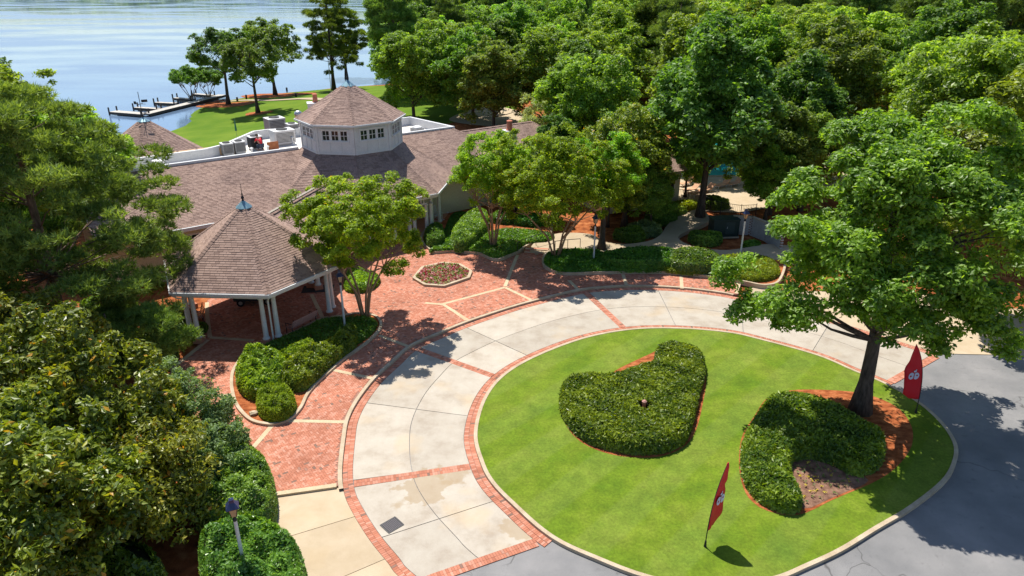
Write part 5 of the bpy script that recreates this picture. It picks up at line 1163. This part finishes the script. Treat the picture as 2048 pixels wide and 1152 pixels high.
ftree(3, -35.5, 52.5, .82, 'bright green tree beside the left edge, lower slope towards the lake')
ftree(2, -44, 60, .9, 'dark green topped tree at the far left against the lake')
ftree(1, -38, 43, .7, 'deep green tree at the left edge behind the second pine')
# lakeside trees
lk, lkc = crown_mesh('crown', 150, M['oakdark'], (6.6, 6.4, 6.0), 10.5, 60, 1.4, 24000, .42, .2, low=.9, out=.72, inner=.03)
lkt = wmesh(trunk_mb(13, .36, .1, [tuple(q) for q in lkc[::2]], rnd, (.6, 0), .3, .16, .38), M['bark'])
for px, py, s, rz, lb in ((457, 209, .92, .3, 'lakeside oak with spreading crown, leftmost of the three by the dock'), (516, 226, .82, 2.2, 'lakeside oak nearest the clubhouse, standing in its own small mulch circle'), (551, 190, .98, 4.0, 'lakeside oak furthest back at the water edge, behind the others')):
    q = Pg(px, py, -3); tree('oak_tree', lk, lkt, (q.x, q.y, hground(q.x, q.y)), lb, group='lakeside oaks', rz=rz, sc_=(s*1.0, s*1.0, s))
lp, lpc = pine_mesh('crown', 151, M['pine'], (5.2, 5.2, 8.8), 12.5, 110, 1.0, 9000, .55, .10, 7, .35); lpt = wmesh(trunk_mb(21, .4, .1, [tuple(q) for q in lpc[::2]], rnd, (.2, 0), .3, .1, .3), M['bark'])
dkp = lp; dkp.materials.clear(); dkp.materials.append(M['oakdark'])
for px, py, s, rz, lb in ((668, 180, .92, .3, 'tall dark pine on the lake shore, left of the cupola finial'), (694, 165, .95, 2.2, 'tall dark pine on the lake shore, directly behind the cupola finial')):
    q = Pg(px, py, -3); tree('pine_tree', dkp, lpt, (q.x, q.y, hground(q.x, q.y)), lb, group='lakeside pines', rz=rz, sc_=s)
sm, smc = crown_mesh('crown', 152, M['oakdark'], (3.6, 3.4, 1.9), 4.6, 45, .8, 16000, .3, .15, kind='vase', low=.4); smt = wmesh(multistem(3.4, 4.4, [tuple(q) for q in smc], rnd, 5, .09), M['crape_bark'])
for px, py, s, lb in ((384, 206, 1.05, 'small umbrella shaped tree by the dock, the left one'), (419, 201, .95, 'small umbrella shaped tree by the dock, the right one')):
    q = Pg(px, py, -3.5); tree('crape_myrtle', sm, smt, (q.x, q.y, hground(q.x, q.y)), lb, group='small trees by the dock', rz=rnd.random()*6, sc_=s)
# mid trees with own places
def PT(px, py, z=0): q = P(px, py, z); return q.x, q.y
spec = [(1, 9.6, 57.5, .6, 'dark small tree between the magnolia and the pool path'), (2, 21.5, 57.0, .62, 'small dark tree shading the grey garden wall'), (2, 15.3, 55.3, 1.06, 'tall dark-trunked tree beside the pool path, in the middle right'), (2, 24.5, 61.5, .85, 'dense dark tree hiding the middle of the pool'), (1, 29.5, 67, 1.0, 'tall dark tree rising behind the pool umbrellas'),
 (0, 6.5, 66, .85, 'bright green tree behind the magnolia, left of the pool'), (3, 19, 74, 1.05, 'broad green tree behind the pool house'), (0, 36, 60, 1.0, 'green tree behind the island oak, right of the pool'),
 (3, 45, 58, 1.02, 'bright green tree near the right edge, behind the second oak'), (1, 42, 72, 1.12, 'tall deep green tree towards the upper right'), (0, 58, 66, 1.0, 'rounded green tree at the upper right edge'), (0, 46, 44, .9, 'green tree at the right edge above the sidewalk')]
for k, x, y, s, lb in spec: ftree(k, x, y, s, lb)
for k, px, py, s, lb in ((1, 1032, 432, .40, 'small deep green tree against the clubhouse wall behind the narrow crape myrtle'), (3, 1082, 440, .36, 'small bright tree on the slope behind the widest crape myrtle'), (0, 1215, 452, .42, 'small green tree between the widest crape myrtle and the magnolia'), (1, 1300, 462, .36, 'small dark tree at the path bend below the pool house'), (2, 1110, 395, .5, 'dark little tree screening the wall behind the crape myrtles'), (0, 1370, 395, .42, 'small green tree at the corner of the pool house'), (3, 1530, 440, .45, 'small green tree over the garden wall by the pool'), (1, 1600, 420, .6, 'dark green tree just left of the island oak, beyond the path')):
    x_, y_ = PT(px, py); ftree(k, x_, y_, s, lb)
pal, palc = crown_mesh('crown', 160, M['pale'], (3.3, 3.0, 3.2), 5.0, 60, .75, 15000, .22, .09, low=.6); palt = wmesh(trunk_mb(7, .16, .05, [tuple(q) for q in palc[::2]], rnd), M['bark'])
tree('broadleaf_tree', pal, palt, (3.6, 72, 0), 'airy pale grey-green tree right of the second chimney')
for x, y, k, s, lb in ((-14, 103, 0, 1.0, 'bright green tree beyond the cupola, at the lake lawn edge'), (-5.5, 101, 3, .98, 'full green tree with two trunks showing behind the right wing'), (-9, 112, 0, 1.05, 'yellow-green tree crown above the cupola right side'), (-2.5, 96, 1, .9, 'deep green tree above the second chimney'), (5, 100, 0, 1.02, 'round green tree behind the pale tree'), (12, 92, 3, 1.02, 'lush green tree in the centre behind the magnolia')):
    ftree(k, x, y, s, lb, z=hground(x, y)-2.2)
# the wood: jittered rows
wr = random.Random(9); kinds = ['leafy green tree in the wood', 'deep green tree in the wood', 'dark tree in the wood', 'light green tree in the wood']
y = 84; cnt = 0
while y < 330:
    stp_ = 8.6+(y-84)*.03; x = -60
    while x < 200:
        xx = x+wr.uniform(-2, 2); yy = y+wr.uniform(-2.5, 2.5); x += stp_
        dpt = yy*CP+10*SP; px = 1024+F*xx/dpt
        if px < 765+max(0, 60-(yy-84)*1.6) or px > 2180: continue
        if yy < 122 and px < 1110: continue
        if yy < 95 and px < 1340 and px > 1000 and wr.random() < .5: continue
        if abs(xx-24) < 10 and yy < 90: continue
        k = wr.choice([0, 0, 1, 1, 2, 3, 3]); s = wr.uniform(.85, 1.12)+(.12 if yy > 150 else 0)
        where = ', '+('front row' if yy < 110 else 'middle rows' if yy < 170 else 'far back')+' '+('above the clubhouse' if px < 1100 else 'above the magnolia' if px < 1400 else 'behind the pool' if px < 1700 else 'above the island oak' if px < 1900 else 'at the right edge')
        if wr.random() < .14: tree('pine_tree', fp, fpt, (xx, yy, hground(xx, yy)), 'grey-green pine among broadleaf trees'+where, group='pines of the wood', rz=wr.random()*6, sc_=s*.98)
        else: ftree(k, xx, yy, s, kinds[k]+where, 'trees of the wood behind the grounds', z=hground(xx, yy)-.8)
        cnt += 1
    y += stp_*.86
print('wood trees', cnt)
# far shore wood
fr_rng = np.random.default_rng(4); n = 1100; xs_ = fr_rng.uniform(-1400, 100, n); ysh = np.interp(xs_, [q[0] for q in far[:4]][::-1], [q[1] for q in far[:4]][::-1]); cx = np.column_stack([xs_, ysh+fr_rng.uniform(2, 100, n)]); hz_ = terrain_h(cx); rad = fr_rng.uniform(5, 9, n)
e = sph(fr_rng, n*26).reshape(n, 26, 3); e[..., 2] = abs(e[..., 2]); cen = (np.column_stack([cx, hz_+6])[:, None]+e*rad[:, None, None]*np.array([1, 1, 1.4])).reshape(-1, 3)
me = mesh_np('crowns', leaves(fr_rng, cen, unit(e.reshape(-1, 3)+.3*fr_rng.normal(size=(n*26, 3))), 6.5, 4.0), 4, M['oakdark'], fr_rng.uniform(0, .9, len(cen))); link('far_shore_wood', me, kind='stuff', label='dark wooded far shore across the lake')
# understory behind pool etc.
ug = P2([(700, 150), (2300, 60), (2300, 330), (1700, 330), (1620, 300), (1300, 235), (1050, 205), (900, 190)], 0)

# ------------------------------------------------------------------ lake side details
for px, py, rx, ry in ((457, 210, 5.5, 3.2), (516, 227, 2.4, 1.7), (553, 191, 7.5, 4.2), (400, 205, 6, 3)):
    q = Pg(px, py, -3); K = 28; vs = []
    for ring in (0, .5, 1):
        for k in range(K):
            a = 6.283*k/K; f = ring*(1+.12*math.sin(3*a+px)); x, y_ = q.x+rx*f*math.cos(a), q.y+ry*f*math.sin(a); vs.append((x, y_, hground(x, y_)+.06-.0*ring))
    fs = [(r*K+k, r*K+(k+1) % K, (r+1)*K+(k+1) % K, (r+1)*K+k) for r in range(2) for k in range(K)]; MB().add(vs, fs).build('mulch_circle', M['straw'], kind='structure')
pth = [Pg(x, y, -3) for x, y in ((440, 205), (490, 201), (545, 201), (600, 198), (650, 199), (700, 197))]; pa = spline([(q.x, q.y) for q in pth], False, 1.5); l_, r_2 = offset(pa, .8), offset(pa, -.8)
MB().add([(x, y_, hground(x, y_)+.09) for x, y_ in l_]+[(x, y_, hground(x, y_)+.09) for x, y_ in r_2], [(i+len(l_), i+1+len(l_), i+1, i) for i in range(len(l_)-1)]).build('lake_path', M['tan_concrete'], kind='structure')
sd = spline([(P(x, y_, -1.5).x, P(x, y_, -1.5).y) for x, y_ in ((900, 262), (940, 240), (985, 232), (1030, 240), (1060, 262), (1000, 275))], True, 1.2)
MB().add([(x, y_, hground(x, y_)+.05) for x, y_ in sd], [tuple(range(len(sd)))]).build('sand_path', M['tan_concrete'], kind='structure')
# stone shore edge
seg = [q for q in shore if P(300, 262, -4).x < q[0] < P(372, 212, -4).x+3]
dk = empty('boat_dock', (0, 0, 0), label='long grey boat dock with finger piers reaching into the lake', cat='dock')
def deck(a, b, wd, z=-3.45, piles=True):
    a, b = P(*a, z), P(*b, z); L = (b-a).length; d = (b-a)/L; nn = Vector((-d.y, d.x, 0)); rz = math.atan2(d.y, d.x); n = max(2, int(L/1.6))
    for k in range(n):
        c_ = a+d*(L*(k+.5)/n); MB().box((c_.x, c_.y, z-.06), (L/n-.03, wd, .12), rz).build('plank', M['wood'], dk)
    for k in (0, 1):
        c_ = a+d*L/2+nn*(wd/2+.04)*(1 if k else -1); MB().box((c_.x, c_.y, z-.22), (L, .08, .42), rz).build('edge_beam', M['pile'], dk)
    if piles:
        for q in (a, b):
            for s in (-1, 1): r = q+nn*(wd/2)*s; MB().tube([(r.x, r.y, -5), (r.x, r.y, z+.75)], .13, 6).build('pile', M['pile'], dk)
deck((226, 222), (290, 227), 1.7); deck((291, 227), (352, 212), 1.7, piles=False); deck((353, 212), (444, 189), 1.7, piles=False)
deck((271, 214), (318, 217), 1.1); deck((312, 204), (352, 206), 1.1); deck((350, 195), (386, 198), 1.1); deck((388, 187), (425, 190), 1.1)
for k, (px, py) in enumerate(((474, 274),)):
    q = Pg(px, py, -1); t = empty('closed_umbrella', (q.x, q.y, q.z), 0, label='closed teal umbrella on the lake lawn behind the flat roof', cat='umbrella'); MB().tube([(0, 0, 0), (0, 0, 2.6)], .03, 5).build('pole', M['steel'], t); MB().lathe([(.16, .9), (.14, 1.2), (.09, 2.0), (.03, 2.6)], (0, 0, 0), 8).build('canopy', mat('teal_fabric', (.08, .22, .2), .7), t)
q = Pg(664, 200, -3); t = empty('flagpole', (q.x, q.y, hground(q.x, q.y)), 0, label='thin bare flagpole on the lake lawn left of the cupola', cat='flagpole'); MB().tube([(0, 0, 0), (0, 0, 8)], .05, 6).build('pole', M['steel'], t); MB().lathe([(.02, 8), (.09, 8.08), (.02, 8.16)], (0, 0, 0), 8).build('ball', M['steel'], t)
for px, py, lb in ((475, 203, 'short dark post beside the lake path, left one'), (493, 198, 'short dark post beside the lake path, middle one'), (592, 194, 'short dark post beside the lake path, right one'), (574, 183, 'dark bin on the mulch by the lake')):
    q = Pg(px, py, -3); o = MB().lathe([(.2, 0), (.2, .7), (.24, .72), (.1, .85)], (0, 0, 0), 8).build('path_post', M['iron'], label=lb, cat='post'); o.location = (q.x, q.y, q.z)

# ------------------------------------------------------------------ pool area
def f_pool(t, b):
    v = coord(t); n1 = noise(t, v, 2.5, 2); bump(t, b, n1, .3, .05)
M['pool'] = mat('pool_water', (.03, .42, .45), .08, f_pool, .6)
slab('pool_deck', ccw(P2([(1340, 420), (1480, 425), (1620, 400), (1760, 330), (1700, 270), (1360, 285), (1340, 330)])), -.02, .05, M['tan_concrete'], kind='structure')
pw_ = spline(P2([(1350, 345), (1365, 300), (1420, 285), (1520, 283), (1620, 290), (1640, 320), (1560, 345), (1450, 352)]), True, .5)
slab('pool_water', ccw(pw_), .0, .062, M['pool'], kind='structure')
rim = MB(); pwc = ccw(pw_); ribbon(rim, offset(pwc, -.3, True), pwc, .0, .1, True); rim.build('pool_rim', M['kerb'], kind='structure')
uf = mat('tan_umbrella_fabric', (.55, .30, .17), .7)
for px, py, lb in ((1387, 378, 'closed tan umbrella beside the pool, left one by the tree trunk'), (1517, 372, 'closed tan umbrella beside the pool, right one among the leaves')):
    q = P(px, py, .05); t = empty('pool_umbrella', (q.x, q.y, .05), 0, label=lb, cat='umbrella', group='closed pool umbrellas'); MB().tube([(0, 0, 0), (0, 0, 2.5)], .035, 6).build('pole', M['white'], t); MB().lathe([(.22, .85), (.25, 1.0), (.18, 1.7), (.06, 2.4), (.02, 2.6)], (0, 0, 0), 8).build('canopy', uf, t); MB().lathe([(.3, 0), (.3, .1), (.06, .14)], (0, 0, 0), 10).build('base', M['iron'], t)
for k, (px, py) in enumerate(((1368, 372), (1378, 385), (1392, 392), (1408, 385), (1440, 375), (1465, 372))):
    q = P(px, py, .05); t = empty('pool_lounger', (q.x, q.y, .05), .6, label=['tan pool lounger nearest the pool house wall', 'tan pool lounger second from the pool house wall', 'tan pool lounger directly in front of the left umbrella', 'tan pool lounger beside the dark tree trunk', 'tan pool lounger half hidden behind leaves, left', 'tan pool lounger half hidden behind leaves, right'][k], cat='sun lounger', group='loungers beside the pool')
    MB().box((0, 0, .3), (1.2, .6, .06)).build('seat', uf, t); MB().add([(.6, -.3, .3), (.6, .3, .3), (1.1, .3, .75), (1.1, -.3, .75), (.6, -.3, .24), (.6, .3, .24), (1.15, .3, .71), (1.15, -.3, .71)], [(0, 3, 2, 1), (4, 5, 6, 7), (0, 1, 5, 4), (1, 2, 6, 5), (2, 3, 7, 6), (3, 0, 4, 7)]).build('backrest', uf, t)
    for x in (-.5, .55):
        for y_ in (-.25, .25): MB().box((x, y_, .14), (.05, .05, .28)).build('leg', M['white'], t)
def fence(pts, label, h=1.15, m='iron', step=.14):
    t = empty('pool_fence', (0, 0, 0), label=label, cat='fence'); 
    for a, b in zip(pts, pts[1:]):
        a, b = Vector(a), Vector(b); L = (b-a).length; d = (b-a)/L; MB().tube([a+Vector((0, 0, h)), b+Vector((0, 0, h))], .02, 4).tube([a+Vector((0, 0, .12)), b+Vector((0, 0, .12))], .018, 4).build('rail', M[m], t)
        pk = MB(); n = int(L/step); [pk.box((a+d*(L*k/n)+Vector((0, 0, h/2))), (.014, .014, h)) for k in range(n)]; r = pk.build('picket_row', M[m], t); r['kind'] = 'stuff'
    for p in pts: MB().tube([p, Vector(p)+Vector((0, 0, h+.1))], .03, 5).build('post', M[m], t)
fence([P(1352, 404), P(1375, 406), P(1398, 412), P(1420, 425), P(1440, 432), P(1480, 438), P(1510, 436)], 'black iron fence around the pool behind the dark tree trunk')
# pool house (wall end visible)
ph = empty('pool_house', (0, 0, 0), label='cream pool house wall with a dark window behind the magnolia', cat='building'); a_ = P(1356, 408); b_ = Vector((a_.x-7, a_.y-3.2, 0)); d_ = (b_-a_).normalized(); nn = Vector((d_.y, -d_.x, 0))
if nn.y > 0: nn = -nn
mid = (a_+b_)/2-nn*2.5; MB().box((mid.x, mid.y, 1.5), ((b_-a_).length, 5, 3.0), math.atan2(d_.y, d_.x)).build('wall', M['cream'], ph)
for t_ in (.14, .5, .8):
    q = a_.lerp(b_, t_)+nn*.03; wo = MB().box((q.x, q.y, 1.7), (.95, .08, 1.2), math.atan2(d_.y, d_.x)).build('window', M['white'], ph); q2 = q+nn*.03; MB().box((q2.x, q2.y, 1.7), (.8, .05, 1.05), math.atan2(d_.y, d_.x)).build('pane', M['glass'], wo)
ch = [mid+Vector((0, 0, 0))]; acc = []; un = MB(); L = (b_-a_).length/2+.4; W_ = 2.9; e1, e2 = mid-d_*L, mid+d_*L
f1 = [e1+nn*W_+Vector((0, 0, 3.05)), e2+nn*W_+Vector((0, 0, 3.05)), e2+Vector((0, 0, 4.6)), e1+Vector((0, 0, 4.6))]; f2 = [e2-nn*W_+Vector((0, 0, 3.05)), e1-nn*W_+Vector((0, 0, 3.05)), e1+Vector((0, 0, 4.6)), e2+Vector((0, 0, 4.6))]
roof_face(acc, f1, under=un); roof_face(acc, f2, under=un); rf = un.build('roof', M['underlay'], ph); r_ = part('shingle_field', tabs_mesh('shingle_field', acc), rf); r_['kind'] = 'stuff'
# utility cabinet, grey brick wall
q = P(1445, 472, 0); t = empty('utility_cabinet', (q.x, q.y, 0), .1, label='dark green utility cabinet in the shade left of the grey wall', cat='cabinet'); cg = mat('dark_green_cabinet', (.012, .03, .028), .5)
MB().box((0, 0, .75), (2.0, 1.1, 1.3)).build('body', cg, t); MB().box((0, 0, 1.43), (2.1, 1.2, .07)).build('lid', cg, t); MB().box((0, 0, .06), (2.1, 1.2, .12)).build('base', M['kerb'], t); MB().box((.3, -.56, .8), (.7, .03, .9)).build('door', mat('cabinet_door', (.03, .05, .05), .5), t); MB().box((.05, -.58, .85), (.05, .04, .16)).build('handle', M['steel'], t)
wa = [P(1463, 468), P(1500, 470), P(1530, 482), P(1560, 505)]; gw = empty('garden_wall', (0, 0, 0), label='painted grey brick wall behind the lamp post near the pool', cat='wall'); gm = noisy('painted_brick', [(.3, (.36, .34, .33)), (.7, (.46, .44, .43))], 3, .8)
body = MB(); bx = []
for a, b in zip(wa, wa[1:]):
    mid = (a+b)/2; L = (b-a).length; rz = math.atan2(b.y-a.y, b.x-a.x); body.box((mid.x, mid.y, .7), (L, .16, 1.4), rz); d = (b-a)/L
    for r in range(14):
        for k in range(int(L/.3)): bx.append((a+d*(.3*k+.15+(.15 if r % 2 else 0)), rz, .05+.1*r))
body.build('core', M['mortar'], gw); fld = MB()
for i, (p, rz, z) in enumerate(bx): fld.box((p.x, p.y, z+.002), (.28, .2, .085), rz)
r_ = fld.build('brick_field', gm, gw); r_['kind'] = 'stuff'
cp_ = MB(); [cp_.box(((a+b)/2).to_tuple()[:2]+(1.45,), ((b-a).length+.05, .28, .08), math.atan2(b.y-a.y, b.x-a.x)) for a, b in zip(wa, wa[1:])]; cp_.build('coping', M['kerb'], gw)
# shrubs near pool house and path
for k, (px, py, rd, m, lb) in enumerate([(1372, 412, 1.0, 'juniper', 'low clipped shrub by the pool fence next to the pool house'), (1345, 425, 1.1, 'holly', 'low blue-green shrub in front of the pool house wall'), (1318, 437, 1.3, 'cover', 'low shrub along the garden path below the pool house'), (1425, 408, 1.3, 'oakdark', 'dark round shrub behind the dark tree trunk by the pool'), (1290, 460, 1.3, 'shrub_grey', 'loose yellowish shrub beside the path bend'), (1262, 470, 1.2, 'cover', 'green shrub left of the path bend near the magnolia'), (1505, 488, .7, 'cover', 'small green shrub at the foot of the grey wall'), (1410, 478, 1.2, 'oakdark', 'dark shrub at the foot of the dark tree trunk'), (1060, 445, 1.4, 'cover', 'green shrub on the slope behind the handrail'), (1010, 440, 1.3, 'holly', 'green shrub behind the narrow crape myrtle')]):
    c_ = P(px, py, .3); pg = [(c_.x+rd*(1+.15*math.sin(3*a+k))*math.cos(a), c_.y+rd*.8*(1+.15*math.cos(2*a+k))*math.sin(a)) for a in np.linspace(0, 6.28, 15)[:-1]]
    hedge('shrub', spline(pg, True, .2), 0, rd*.7, M[m], 600, .16, .07, 60+k, lb, 'shrub', None, rr=rd*.8)
print('objects', len(bpy.data.objects), 'tris', sum(len(m.loops)-2*len(m.polygons) for m in bpy.data.meshes))
